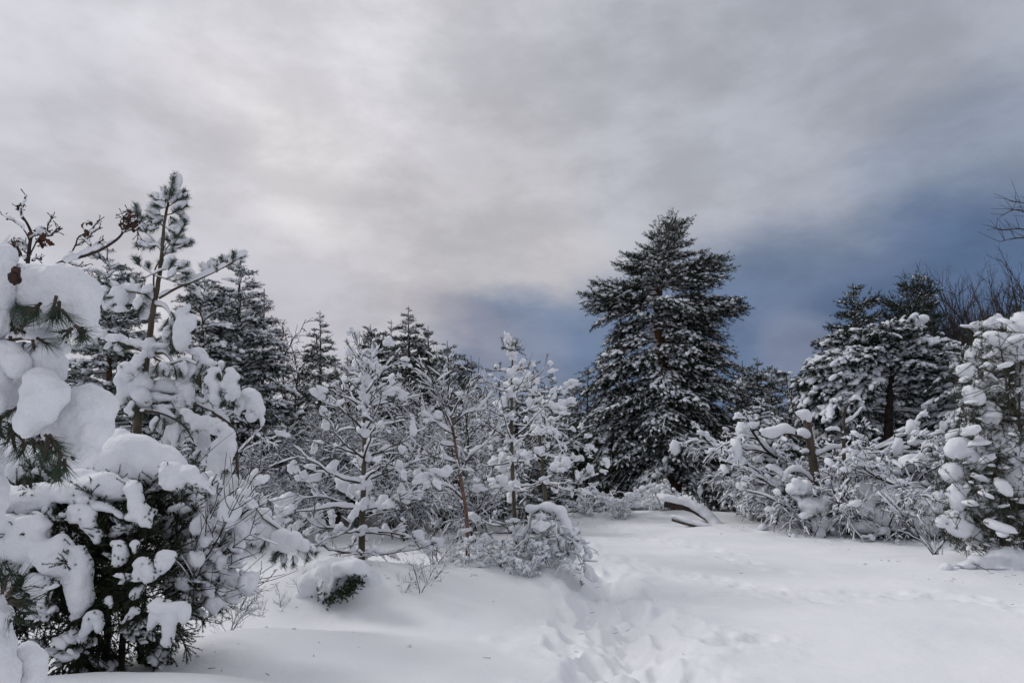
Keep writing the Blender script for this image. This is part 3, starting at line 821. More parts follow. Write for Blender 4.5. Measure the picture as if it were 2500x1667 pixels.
conifer('pine_tree', 'narrow dark pine top against blue cloud beside the tall pine', 'tree', 1436, 31, (1436, 895), cone((1436, 895), 1200, 60), ('far', 'fardark', .6), 50, trunk_r=.11, seed=26)
conifer('pine_tree', 'low snow-laden pine in front of the slim snowy one left of the tall pine', 'tree', 1385, 24.5, (1390, 990), [(990, 1375, 1400), (1040, 1350, 1430), (1120, 1340, 1450), (1250, 1330, 1450)], 'frost', 60, trunk_r=.09, seed=27)
# ---- behind the right side
conifer('pine_tree', 'dark pine with drooping snowy boughs right behind the tall pine', 'tree', 1815, 28, (1812, 880), [(880, 1795, 1830), (920, 1770, 1860), (1000, 1760, 1880), (1220, 1750, 1890)], 'far', 70, trunk_r=.13, seed=30)
conifer('pine_tree', 'dark pine with a pointed limb before the gap to the snow-capped tree', 'tree', 1880, 29, (1885, 892), [(892, 1860, 1918), (925, 1850, 1925), (1000, 1840, 1935), (1220, 1830, 1940)], 'far', 65, trunk_r=.13, seed=31)
conifer('pine_tree', 'left dark crown rising above the snow-capped pine at right', 'tree', 2110, 23.5, (2082, 690), [(690, 2070, 2095), (720, 2062, 2130), (750, 2045, 2155), (800, 2005, 2180), (900, 1990, 2190), (1200, 1980, 2200)], ('heavy', 'fardark', .60), 110, trunk_r=.16, seed=32, slopes=(-.3, .6))
conifer('pine_tree', 'dark pine crown with a limb reaching up to the right beside the bare trees', 'tree', 2200, 24, (2250, 670), [(670, 2230, 2258), (700, 2185, 2272), (740, 2150, 2285), (820, 2130, 2300), (950, 2100, 2290), (1200, 2050, 2280)], ('heavy', 'fardark', .55), 125, trunk_r=.16, seed=33, slopes=(-.2, .8))
def capped_pine():
    rng = np.random.RandomState(404); D = 20.0
    tr = [(2165, 1270), (2168, 1100), (2172, 950), (2180, 880), (2185, 825)]
    T = np.array([at(a, b, D) for a, b in tr]); org = T[0].copy(); org[2] = hz(org[0], org[1]); T[0, 2] = org[2] - .15; T = resample(T, 40)
    o = thing('pine_tree', 'spreading pine capped with thick snow clumps above a dark open trunk', 'tree', org)
    mb = MB(); mb.tubes(T, np.linspace(.15, .06, 40), 10); part('trunk', mb, M['twig'], o, org)
    def trunk_at(py):
        z = at(2170, py, D)[2]; i = int(np.argmin(abs(T[:, 2] - z))); return T[i]
    B = [(850, 2185, 792, 5), (850, 2130, 808, 6), (850, 2235, 806, 6), (860, 2080, 815, 7), (865, 2025, 838, 8), (865, 2285, 845, 7), (880, 1990, 880, 8), (890, 1968, 930, 8), (885, 2050, 870, 7), (880, 2110, 860, 6), (880, 2230, 860, 6), (890, 2300, 890, 6), (900, 2260, 900, 6),
         (910, 1960, 975, 7), (920, 1975, 1015, 7), (930, 2010, 1010, 6), (920, 2040, 950, 6), (950, 2060, 1020, 5), (960, 2310, 985, 6), (940, 2280, 960, 5), (980, 2000, 1050, 6), (990, 2260, 1050, 5)]
    for (ry, tx, ty, n) in B:
        bough(o, org, 'heavy', trunk_at(ry), at(tx, ty, D + rng.normal(0, .5)), n, rng, dip=.3, sr=.1, st=.2, short=.6)
    for i in range(16):
        py = 850 + 90 * rng.rand(); az = -PI / 2 + rng.uniform(-1.4, 1.4) if i % 3 else rng.uniform(0, PI); r = rng.uniform(.8, 1.7); p = trunk_at(py)
        bough(o, org, 'heavy', p, p + np.array([math.cos(az) * r, math.sin(az) * r, rng.uniform(-.2, .35)]), 3, rng, dip=.3, sr=.1, st=.2)
capped_pine()
conifer('pine_tree', 'rounded snowy pine between the snow-capped pine and the right edge bush', 'tree', 2345, 18.5, (2345, 822), [(822, 2310, 2380), (850, 2285, 2420), (920, 2270, 2440), (1000, 2260, 2450), (1250, 2250, 2450)], 'heavy', 75, trunk_r=.13, seed=35, slopes=(-.3, .3), mean=1.0)
conifer('pine_tree', 'low snow-draped conifer under the right flank of the tall pine', 'tree', 1835, 19.5, (1860, 965), [(965, 1845, 1875), (1010, 1800, 1920), (1060, 1790, 1960), (1150, 1780, 1960), (1250, 1790, 1960)], 'heavy', 60, trunk_r=.10, seed=36, slopes=(-.4, .3))
conifer('pine_tree', 'dark narrow pine in the gap just left of the tallest pine', 'tree', 1400, 28, (1398, 935), cone((1398, 935), 1200, 65), 'far', 60, trunk_r=.11, seed=610)
conifer('pine_tree', 'dark ragged pine between the slim tufted young pine and the slim snowy pine', 'tree', 1265, 29, (1262, 925), cone((1262, 925), 1200, 70), 'far', 60, trunk_r=.11, seed=611)
conifer('pine_tree', 'dark pine filling the dip right behind the tallest pine skirt', 'tree', 1850, 31, (1848, 872), cone((1848, 872), 1200, 85, prof=.6), 'far', 75, trunk_r=.12, seed=612)
conifer('pine_tree', 'small dark pine behind the gap left of the snow-capped pine', 'tree', 1930, 33, (1930, 915), cone((1930, 915), 1200, 70), 'far', 55, trunk_r=.11, seed=613)
GU = 'dark understory conifers filling the wood behind the bushes'
for k, (px, D, py, w, lab) in enumerate([
    (690, 24, 985, 80, 'low dark conifer in the shade right of the broad snowy pine'), (765, 23, 1010, 75, 'low dark conifer under the slender spruce'), (845, 25, 985, 75, 'low dark conifer behind the top whorls of the young pine on the mound'),
    (925, 24, 1000, 75, 'low dark conifer right behind the young pine on the mound'), (1000, 25, 985, 75, 'low dark conifer under the tall spruce of the dark clump'), (1075, 24, 1010, 75, 'low dark conifer behind the pale-barked sapling'),
    (1150, 25, 985, 75, 'low dark conifer left of the slim tufted young pine'), (1225, 23, 1000, 75, 'low dark conifer straight behind the slim tufted young pine'), (1300, 23, 985, 70, 'low dark conifer behind the pine hung with snow tassels'), (1410, 25, 1010, 60, 'low dark conifer at the left foot of the tallest pine'),
    (1800, 24, 1010, 75, 'low dark conifer behind the snow-draped conifer right of the tallest pine'), (1900, 23, 1000, 75, 'low dark conifer behind the broken birch'), (1990, 23, 1040, 75, 'low dark conifer in the shade left of the snow-capped pine trunk'),
    (2100, 22.5, 1050, 75, 'low dark conifer seen through the snow-capped pine, left of its trunk'), (2240, 22.5, 1040, 80, 'low dark conifer seen through the snow-capped pine, right of its trunk'), (2340, 21, 1010, 75, 'low dark conifer behind the rounded snowy pine'),
    (735, 18.5, 1075, 75, 'short dark conifer among the bare thickets left of the young pine on the mound'), (830, 17.5, 1090, 70, 'short dark conifer close behind the young pine on the mound'), (960, 17.5, 1080, 75, 'short dark conifer among the thickets between mound pine and pale sapling'),
    (1090, 17, 1085, 75, 'short dark conifer among the thickets right behind the pale sapling'), (1290, 16.5, 1080, 75, 'short dark conifer close behind the bowed small pine'), (2050, 19, 1110, 75, 'short dark conifer between the snow-bent bushes at right'),
    (560, 20, 960, 110, 'dark conifer filling the shade under the broad snowy pine'), (420, 19, 930, 110, 'dark conifer in the shade behind the left young pine trunk'), (250, 19, 930, 110, 'dark conifer behind the snow mound of the lower left juniper'), (100, 18, 900, 120, 'dark conifer behind the giant snow clumps at the left edge')]):
    conifer('conifer', lab, 'tree', px, D, (px, py), cone((px, py), 1250, w, prof=.45), 'far', 55, trunk_r=.08, group=GU, seed=500 + k, slopes=(-.3, .4))
# farther wood that closes the view between the crowns and beyond the frame
rngf = np.random.RandomState(77)
def wood_mass():
    mb = MB(); 
    for ang in np.arange(-62, 62, 2.1):
        for row in range(2):
            D = rngf.uniform(40, 50) + row * 9
            a = Rd(ang + rngf.uniform(-.8, .8)); x, y = D * math.sin(a), D * math.cos(a)
            h = rngf.uniform(5.0, 7.2); r = h * rngf.uniform(.22, .3)
            z = hz(x, y)
            mb.tubes(np.array([[x, y, z], [x, y, z + h]]), np.array([.12, .02]), 5, 0)
            n = 230
            t = rngf.uniform(.05, 1, n); th = rngf.uniform(0, 6.28, n); rr = r * (1 - t) ** .8 * rngf.uniform(.3, 1.05, n)
            p = np.stack([x + rr * np.cos(th), y + rr * np.sin(th), z + h * t], -1)
            d = np.stack([np.cos(th), np.sin(th), rngf.uniform(-.2, .5, n)], -1)
            add_needles(mb, p, d, np.full(n, .4), rngf, 5, .22, .05, .8, m=1)
            k = rngf.rand(n) < .35
            add_blobs(mb, p[k] + d[k] * .3 + [0, 0, .08], np.full(k.sum(), .24), np.full(k.sum(), .13), np.full(k.sum(), .08), d[k], rngf, 1, m=2)
    o = link('distant_wood', mb.mesh('distant_wood', [M['bark'], M['needle_dark'], M['snow']]))
    o['kind'] = 'stuff'; o['label'] = 'low far-off snowy conifer wood closing the horizon behind the clearing'; o['category'] = 'wood'
wood_mass()
# ------------------------------------------------------------------ bare snow-laden thickets
make_limbs('thicket', 3, 'twig', Ls=(2.4, 3.6), lv=4, n1=12, n2=9, n3=6, lean=.35, bend=.25, r0=.03, twr=.006, snow=.0085, blob=.03, blob_r=.045, droop=.25, up=.35)
make_limbs('heavybush', 3, 'twig', Ls=(1.5, 2.6), lv=4, n1=11, n2=8, n3=3, lean=.55, bend=.45, r0=.028, twr=.0075, snow=.013, blob=.12, blob_r=.06, droop=.45, up=.2)
make_limbs('sapling', 3, 'twig', Ls=(.7, 1.2), lv=3, n1=9, n2=5, lean=.5, bend=.05, r0=.008, twr=.0028, snow=.006, droop=-.15, up=.4, snow_lv=.6)
make_limbs('snowtwigs', 3, 'twig', Ls=(.6, 1.1), lv=4, n1=9, n2=6, n3=3, lean=.5, bend=.3, r0=.009, twr=.003, snow=.011, blob=.09, blob_r=.045, droop=.35, up=.2)
make_limbs('bare', 3, 'twig', Ls=(4.5, 6.5), lv=4, n1=18, n2=12, n3=7, lean=.2, bend=.03, r0=.045, twr=.0045, snow=.0, droop=-.1, up=.75, spread=.55)
make_limbs('birch', 2, 'twig', Ls=(3.0,), lv=4, n1=16, n2=9, n3=5, lean=.25, bend=.05, r0=.03, twr=.006, snow=.004, snow_lv=.3, droop=.3, up=.6)

GT = 'bare snow-laden bushes at the edge of the clearing'
for k, (px, D, n, h, lab) in enumerate([
    (700, 20, 8, 3.4, 'bare snowy thicket left of the sparse young pine, under the spiky spruce'),
    (790, 18, 8, 2.9, 'snowy bare bush showing left of the young pine on the mound'),
    (880, 21, 9, 3.6, 'tall bare snow-lined thicket straight behind the young pine on the mound'),
    (985, 19, 9, 3.3, 'snow-lined bare thicket between the two young pines, left part'),
    (1060, 22, 9, 4.0, 'reddish-brown bare thicket with a domed top below the dark clump'),
    (1120, 18, 9, 3.1, 'tangled snowy bush behind the pale slender sapling'),
    (1200, 20, 9, 3.5, 'snowy bare bush behind the young pine with snow tassels'),
    (1275, 19, 7, 2.0, 'low snow-covered bush right of the young pine with snow tassels'),
    (640, 17.5, 8, 2.3, 'low tangled bush in shade at the foot of the broad snowy pine'),
    (740, 15.5, 7, 1.9, 'knee-high snowy bush at the left edge of the small snow opening'),
    (1000, 15.0, 7, 2.0, 'arched snow-laden bush crossing behind the lower boughs of the young pine'),
    (1150, 14.5, 7, 1.9, 'low twiggy snow bush just behind the pale slender sapling'),
    (540, 14.5, 8, 2.3, 'shaded snow-flecked bush right behind the laden boughs of the left young pine'),
    (455, 13.5, 8, 2.6, 'shaded snowy thicket seen behind the trunk of the left young pine'),
]):
    bush('thicket_bush', lab, 'bush', px, D, 'thicket', n + 2, h, GT, seed=40 + k, spread=.55)
HEAPS = {0: [(1915, 1170, 26, 14), (1900, 1245, 24, 12)], 1: [(1985, 1235, 38, 22), (2010, 1275, 26, 20), (1950, 1190, 30, 16)], 2: [(2075, 1150, 30, 14), (2110, 1110, 26, 14)], 3: [(2140, 1195, 50, 26), (2175, 1205, 40, 24), (2110, 1285, 34, 16), (2160, 1260, 40, 28)],
         4: [(2230, 1130, 34, 20), (2215, 1215, 34, 26), (2270, 1150, 28, 18)], 5: [(2290, 1235, 44, 30), (2250, 1280, 36, 22), (2330, 1280, 30, 20)], 8: [(1880, 1225, 22, 10)]}
GH = 'bushes bent under heavy snow at right'
for k, (px, D, n, h, lab) in enumerate([
    (1930, 17.0, 8, 1.55, 'snow-bent bush with arching twigs left of the broken birch trunk'),
    (2000, 15.6, 8, 2.0, 'heavy snow-loaded bush at the foot of the broken birch trunk'),
    (2080, 17.0, 9, 2.6, 'tall tangled snow-loaded bush right of the broken birch trunk'),
    (2130, 15.2, 8, 1.6, 'low snow-heaped bush in front of the tangle at right'),
    (2210, 16.0, 9, 2.3, 'snow-buried bush between the tangle and the right edge bush'),
    (2290, 15.0, 8, 1.8, 'thickly snow-padded bush behind the small bare sapling at right'),
    (1955, 18.5, 9, 3.0, 'snowy bush standing behind the broken birch trunk'),
    (2180, 18.5, 9, 3.0, 'snow-lined bush below the snow-capped spreading pine'),
    (1885, 20.5, 6, 1.1, 'low snow-covered bush beside the right foot of the tall pine'),
]):
    ob = bush('laden_bush', lab, 'bush', px, D, 'heavybush', n + 2, h * 1.12, GH, seed=60 + k, spread=.6)
    rq = np.random.RandomState(900 + k)
    for (hx, hy, rx, rz) in HEAPS.get(k, []):
        kk = D / FPX; c = at(hx, hy, D - .25)
        es = [(c, (rx * kk, rx * .8 * kk, rz * kk), Rd(rq.uniform(-15, 15)))]
        for j in range(6):
            es.append((c + rq.normal(0, 1, 3) * [rx * kk * .7, rx * kk * .4, rz * kk * .5] + [0, 0, -rz * kk * .3], (rx * kk * rq.uniform(.25, .55), rx * kk * .4, rz * kk * rq.uniform(.3, .8)), Rd(rq.uniform(-60, 60))))
        link('snow_heap', shift_mesh(snow_mass_mesh('snow_heap', es, .03, M['snow_near'], .035, 4, 2, seed=int(hx)), np.array(ob.location)), ob)
bush('small_bush', 'small upright snow-white bush before the left foot of the tall pine', 'bush', 1500, 19.5, 'snowtwigs', 11, 1.15, seed=70, spread=.5)
bush('small_bush', 'small snowy bush under the tall pine just left of the fallen log', 'bush', 1615, 20.5, 'snowtwigs', 8, .95, seed=71, spread=.5)
bush('small_bush', 'tiny snow-crusted bush at the left foot of the tall pine', 'bush', 1425, 20.5, 'snowtwigs', 8, .9, seed=72, spread=.6)

GB = 'bare trees far behind the right side'
for k, (px, D, h, lab) in enumerate([
    (2300, 36, 8.6, 'bare leafless tree nearest the pine crown at right, against dark blue cloud'),
    (2385, 34, 9.2, 'middle bare leafless tree behind the rounded snowy pine at right'),
    (2470, 35, 9.8, 'tallest bare leafless tree, close to the right edge'),
    (2720, 33, 11.0, 'bare tree mostly outside the right edge, reaching its twigs in'),
]):
    bush('bare_tree', lab, 'tree', px, D, 'bare', 7, h, GB, seed=80 + k, spread=.1)
bush('birch_tree', 'thin leafless birch with hanging twigs left of the spiky spruce', 'tree', 727, 29, 'birch', 5, 6.2, seed=90, spread=.06)
bush('bare_tree', 'small leafless tree in the gap left of the tall pine', 'tree', 1400, 33, 'birch', 5, 4.3, seed=91, spread=.1)
bush('bare_tree', 'small leafless tree in the gap between the tall pine and the snow-capped pine', 'tree', 1945, 33, 'birch', 5, 4.4, seed=92, spread=.1)

# ------------------------------------------------------------------ young pines with snow tassels
def yp_branch(o, org, rng, p, az, elev, L, snow=.8, blob=.07, nl=.055, nn=46, droop=.25, w=.0035, dens=1.0, flat2=.3, seed=0, r0=None, bare=0, sub=2, nmat='needle_frost', bmat='twig', shl=(.07, .15)):
    u = np.linspace(0, 1, 9)[:, None]
    d = np.array([math.cos(az) * math.cos(elev), math.sin(az) * math.cos(elev), math.sin(elev)])
    side = np.array([-math.sin(az), math.cos(az), 0])
    P = p + d * L * u + np.array([0, 0, -droop * rng.uniform(-.7, 1.7)]) * L * u ** 2 + rng.normal(0, .022 * L, (9, 3)) * u + side * rng.normal(0, .12) * L * u ** 2 + np.array([0, 0, .12 * L]) * u ** 4
    r0 = r0 or (.006 + .009 * L)
    mb, ms = MB(), MB()
    mb.tubes(P, np.linspace(r0, .0035, 9), 6, 0)
    ms.snow_tubes(resample(P, 26), np.linspace(r0, .0035, 26), .004 + .006 * snow, rng, S=7, lump=.9, freq=9)
    sp, sd, sl = [], [], []
    n = max(2, int(L / .12 * dens))
    polys = []
    for k in range(n):
        f = rng.uniform(.25, .95); x = f * 8; i = min(int(x), 7); q = P[i] + (P[i + 1] - P[i]) * (x - i); t = unit(P[i + 1] - P[i])
        sg = 1 if k % 2 else -1
        l2 = L * rng.uniform(.18, .42) * (1.2 - .6 * f) + .05
        dv = unit(t * .8 + side * sg * rng.uniform(.4, 1) + [0, 0, rng.uniform(-.35, .5)])
        v = np.linspace(0, 1, 6)[:, None]
        Q = q + dv * l2 * v + np.array([0, 0, -rng.uniform(-.2, .5)]) * l2 * v ** 2
        polys.append(Q)
        if rng.rand() < bare: continue
        for j in range(1 + int(rng.rand() < .6)):
            a = Q[-1] if j == 0 else Q[rng.randint(2, 5)]
            sp.append(a); sd.append(unit((Q[-1] - Q[-2]) / l2 * 3 + rng.normal(0, .25 + j * .4, 3) + [0, 0, .1])); sl.append(rng.uniform(*shl))
        if rng.rand() < .7:      # thin bare side twigs
            for j in range(2):
                a = Q[rng.randint(1, 5)]; dd = unit(rng.normal(0, 1, 3) + dv * .8 + [0, 0, .3]); l3 = rng.uniform(.08, .22)
                polys.append(a + dd * l3 * v + np.array([0, 0, .1]) * l3 * v ** 2)
    sp.append(P[-1]); sd.append(unit(P[-1] - P[-2])); sl.append(shl[1])
    PP = np.array(polys); ll = np.linalg.norm(PP[:, -1] - PP[:, 0], axis=1)
    RR = np.maximum((.0028 + .006 * ll[:, None]) * np.linspace(1, .5, 6)[None], .0022)
    mb.tubes(PP, RR, 4, 0)
    ms.snow_tubes(PP, RR, .0025 + .0055 * snow, rng, S=5, lump=.8)
    sp, sd, sl = np.array(sp), np.array(sd), np.array(sl)
    if len(sp):
        mb.tubes(np.stack([sp, sp + sd * sl[:, None]], 1), np.tile([[.004, .003]], (len(sp), 1)), 4, 0)
        add_needles(mb, sp, sd, sl, rng, nn, nl, w, .8, m=1)
        k = rng.rand(len(sp)) < snow
        c, dd, l = sp[k], sd[k], sl[k]
        if len(c):
            sz = blob * rng.uniform(.45, 1.25, len(c))
            c = c + dd * l[:, None] * .55; c[:, 2] += sz * .5
            dv = dd.copy(); dv[:, 2] -= .3
            add_blobs(ms, c, sz * rng.uniform(1.0, 1.9, len(c)), sz * rng.uniform(.6, 1.0, len(c)), sz * rng.uniform(.6, 1.1, len(c)), dv, rng, 3, noise=.42, flat=.8)
            j = rng.rand(len(c)) < .35
            add_blobs(ms, c[j] + rng.normal(0, .035, (j.sum(), 3)) - [0, 0, .03], sz[j] * .8, sz[j] * .6, sz[j] * .7, dv[j], rng, sub, noise=.3, flat=.8)
    b = part('branch', mb, [M[bmat], M[nmat]], o, org)
    part('snow', ms, M['snow_near'], b, org, kind='stuff')
    return b

def young_pine(name, label, cat, trunk, D, whorls, seed=0, r0=.045, bark='bark_young', **kw):
    rng = np.random.RandomState(seed)
    T = np.array([at(a, b, D) for a, b in trunk])
    org = np.array([T[0, 0], T[0, 1], hz(T[0, 0], T[0, 1])]); T[0, 2] = org[2] - .1
    o = thing(name, label, cat, org)
    T = resample(T, 26)
    mb = MB(); mb.tubes(T, np.linspace(r0, .010, 26), 9)
    mb.v[0] += .004 * fbm(mb.v[0], 9, 2)[:, None]
    tk = part('trunk', mb, M[bark], o, org)
    for (py, n, L, el, kk) in whorls:
        z = at(trunk[0][0], py, D)[2]
        i = int(np.argmin(abs(T[:, 2] - z))); p = T[i]
        a0 = rng.uniform(0, 6.28)
        for j in range(n):
            az = a0 + j * 2 * PI / n + rng.normal(0, .25)
            q = dict(kw); q.update(kk)
            yp_branch(o, org, rng, p, az, el + rng.normal(0, .14), L * rng.uniform(.7, 1.15), **q)
        ms = MB(); c = np.repeat(p[None], 5, 0) + rng.normal(0, .03, (5, 3)) + [0, 0, .03]
        add_blobs(ms, c, np.full(5, .07), np.full(5, .055), np.full(5, .05) * rng.uniform(.8, 1.6, 5), rng.normal(0, 1, (5, 3)), rng, 2, noise=.3)
        part('snow', ms, M['snow_near'], tk, org)
    return o

young_pine('young_pine', 'sparse young pine on the mound, hung all over with snow tufts', 'tree',
    [(882, 1390), (884, 1300), (888, 1150), (890, 1000), (893, 930), (895, 872)], 8.6,
    [(895, 4, .42, .75, {}), (925, 4, .5, .55, {}), (968, 4, .62, .5, {}), (1010, 5, .72, .45, {}), (1065, 5, .85, .42, {}), (1120, 5, .9, .45, {}), (1185, 5, 1.0, .5, dict(bare=.3)), (1255, 6, 1.05, .16, dict(snow=.75, blob=.068, droop=.2, dens=.75)),
     (1300, 5, .85, .05, dict(blob=.065)), (1350, 5, .8, .12, dict(bare=.5, blob=.055, droop=.1))], seed=5, snow=.45, blob=.054, dens=.40, nmat='needle')
young_pine('young_pine', 'slim young pine with a tufted tip and big snow tassels on its right side', 'tree',
    [(1262, 1400), (1256, 1250), (1250, 1100), (1249, 980), (1250, 900), (1252, 872)], 9.8,
    [(873, 5, .16, 1.0, dict(droop=0, dens=.6, blob=.05)), (912, 3, .32, .5, dict(dens=.5)), (965, 4, .5, .4, {}), (1015, 4, .62, .35, {}), (1085, 5, .8, .45, {}), (1140, 5, .7, .1, dict(blob=.065)), (1205, 5, .7, .1, dict(blob=.07)), (1290, 5, .8, .15, {}), (1340, 5, .75, .15, {}),
     (1375, 6, .55, .3, dict(bare=.4))], seed=8, snow=.42, blob=.058, r0=.035, dens=.36, nmat='needle')
# tassel-laden pine right behind the slim one
young_pine('young_pine', 'bushy snow-draped young pine leaning behind the slim one, right side', 'tree',
    [(1340, 1330), (1330, 1200), (1315, 1050), (1300, 960), (1292, 915)], 12.0,
    [(925, 4, .5, .2, {}), (960, 5, .7, .0, {}), (1000, 5, .9, -.1, {}), (1050, 6, 1.0, -.15, {}), (1110, 6, 1.0, -.15, {}), (1180, 5, .9, -.1, {})], seed=21, snow=.5, blob=.065, droop=.5, nmat='needle', dens=.5)
# snow-draped limb sinking to the ground at its right
def drape():
    rng = np.random.RandomState(31)
    D = 9.4
    org = at(1400, 1390, D); org[2] = hz(org[0], org[1])
    o = thing('young_pine', 'small pine bowed right over to the snow, right of the slim young pine', 'tree', org)
    T = resample([at(1258, 1395, 9.7), at(1275, 1300, 9.6), at(1310, 1245, 9.5), at(1350, 1240, D), at(1378, 1280, D), at(1390, 1345, D)], 26)
    T[0, 2] = hz(T[0, 0], T[0, 1]) - .1
    mb = MB(); mb.tubes(T, np.linspace(.028, .008, 26), 8); part('trunk', mb, M['bark_young'], o, org)
    for i in range(9, 26, 2):
        yp_branch(o, org, rng, T[i], rng.uniform(-2.8, .3), rng.uniform(-.9, .1), rng.uniform(.2, .38), snow=.65, blob=.055, droop=.7, dens=.9, nn=60, nmat='needle')
    e = px_ell(D - .05, [(1300, 1240, 22, 13), (1335, 1236, 26, 14), (1365, 1250, 22, 18), (1382, 1290, 18, 30), (1392, 1330, 15, 26), (1372, 1330, 12, 22), (1352, 1280, 11, 16), (1396, 1355, 12, 14)])
    me = shift_mesh(snow_mass_mesh('snow_drape', e, .022, M['snow_near'], .018, 6), org); link('snow_drape', me, o)
drape()
# pale slender sapling between them
def sapling():
    rng = np.random.RandomState(9)
    D = 9.6
    T = resample([at(1142, 1335, D), at(1138, 1250, D), at(1120, 1140, D), at(1108, 1060, D), at(1100, 1015, D)], 20)
    org = T[0].copy(); org[2] = hz(org[0], org[1]); T[0, 2] = org[2] - .1
    o = thing('sapling', 'slender pale-barked sapling with forking bare snow-lined branches', 'tree', org)
    mb = MB(); mb.tubes(T, np.linspace(.030, .012, 20), 8); part('trunk', mb, M['bark_red'], o, org)
    for (i, pts) in [(15, [(1108, 1060), (1075, 1040), (1045, 1010), (1020, 985), (1005, 960)]), (13, [(1112, 1090), (1080, 1085), (1050, 1065), (1022, 1040), (1000, 1010)]),
                     (11, [(1118, 1130), (1080, 1120), (1040, 1110), (1000, 1100)]), (19, [(1100, 1020), (1120, 980), (1150, 960), (1175, 930)]), (17, [(1104, 1040), (1135, 1010), (1165, 1000), (1200, 960)]),
                     (14, [(1110, 1070), (1095, 1020), (1070, 990), (1060, 950), (1040, 920)]), (19, [(1100, 1018), (1085, 990), (1078, 950), (1090, 905)]), (9, [(1122, 1160), (1150, 1110), (1190, 1080), (1215, 1040)]),
                     (6, [(1132, 1220), (1100, 1190), (1060, 1180), (1020, 1160)])]:
        P = resample([at(a, b, D + rng.normal(0, .05) - .0 * k) for k, (a, b) in enumerate(pts)], 10)
        mb, ms = MB(), MB()
        mb.tubes(P, np.linspace(.013, .005, 10), 6)
        tw = []
        for k in range(13):
            a = P[rng.randint(2, 10)]; t = unit(P[-1] - P[0]); l = rng.uniform(.15, .55)
            d = unit(t * .8 + rng.normal(0, .5, 3) + [0, 0, .35]); v = np.linspace(0, 1, 7)[:, None]
            Q = a + d * l * v + rng.normal(0, .02, (7, 3)) * v; tw.append(Q)
            for j in range(3):
                a2 = Q[rng.randint(1, 6)]; l2 = l * .5; d2 = unit(d + rng.normal(0, .5, 3)); tw.append(a2 + d2 * l2 * v)
        tw = np.array(tw); RR = np.tile(np.linspace(.005, .0025, 7), (len(tw), 1))
        mb.tubes(tw, RR, 4); ms.snow_tubes(tw, RR, .006, rng, S=5, lump=.8)
        ms.snow_tubes(resample(P, 30), np.linspace(.014, .006, 30), .017, rng, S=8, lump=.7)
        b = part('branch', mb, M['twig'], o, org); part('snow', ms, M['snow_near'], b, org)
sapling()
GS = 'twigs poking through the snow mound'
for k, (px, D, n, h, lab) in enumerate([
    (1075, 9.6, 10, .75, 'tangle of thin bare twigs at the left foot of the pale sapling'),
    (1140, 9.3, 6, .45, 'snowy twig clump around the base of the pale sapling'),
    (1225, 9.2, 6, .5, 'dense snow-matted twigs at the foot of the slim young pine'),
    (1290, 8.9, 7, .4, 'dark snow-matted twig tuft in the hollow right of the slim young pine'),
    (1335, 9.3, 8, .55, 'thin bare twigs under the bowed small pine'),
]):
    bush('twig_clump', lab, 'twigs', px, D, 'snowtwigs' if k != 0 else 'sapling', n, h, None, seed=100 + k, spread=.7)
for k, (px, D, n, h, lab) in enumerate([
    (1160 * .0 + 1165 - 115, 7.9, 2, .42, 'two thin twigs poking out of the mound right of its hollow'),
    (990, 7.7, 2, .36, 'short forked twig standing on the crest of the mound'),
    (1030, 7.75, 3, .45, 'taller thin bare twigs on the crest of the mound'),
    (755, 7.6, 4, .42, 'thin reddish twigs at the left flank of the mound'),
    (700, 7.4, 2, .3, 'lone bent twig at the left end of the mound'),
    (590, 6.6, 5, .55, 'needled twig lying on the snow right of the dark juniper'),
    (2265, 11.8, 8, 1.15, 'small dark leafless sapling before the snow-padded bush at right'),
    (2330, 11.4, 5, .55, 'low bare twigs right of the small dark sapling'),
    (1970, 15.3, 5, .9, 'arching dark twigs left of the snow-bent bushes'),
]):
    bush('bare_twigs', lab, 'twigs', px, D, 'sapling', n, h, None, seed=120 + k, spread=.3)

# mostly buried juniper in the near mound
def buried():
    rng = np.random.RandomState(3)
    D = 7.55
    org = at(825, 1440, D); org[2] = hz(org[0], org[1])
    o = thing('juniper', 'low dark juniper almost buried in the near mound', 'shrub', org)
    e = px_ell(D, [(800, 1410, 45, 34, 0, .1), (835, 1388, 52, 26, 10, .15), (770, 1428, 34, 34, -30, .1), (745, 1448, 26, 22, -30, .1), (878, 1400, 40, 22, 10, .2), (800, 1380, 40, 16, -10, .2), (895, 1420, 40, 30, 0, .3), (722, 1462, 22, 14, 0, .1),
                   (858, 1386, 50, 20, 8, -.10), (830, 1398, 26, 16, 0, -.12), (812, 1432, 13, 28, 0, -.05), (792, 1436, 12, 26, 0, -.05), (850, 1405, 20, 20)])
    me = shift_mesh(snow_mass_mesh('snow_cap', e, .018, M['snow_near'], .02, 5), org); link('snow_cap', me, o)
    for (px, py, n, s) in [(868, 1418, 70, 12), (842, 1446, 90, 11), (808, 1464, 34, 9), (782, 1454, 14, 8), (855, 1434, 34, 10)]:
        c = np.array([at(px + rng.normal(0, s), py + rng.normal(0, s * .8), D - .15 + rng.uniform(-.06, .12)) for _ in range(n)])
        d = rng.normal(0, .6, (n, 3)) + [.1, -.8, .35]
        mb = MB(); l = rng.uniform(.04, .10, n)
        add_needles(mb, c, d, l, rng, 34, .022, .005, .9)
        part('spray', mb, M['juniper'], o, org)
buried()

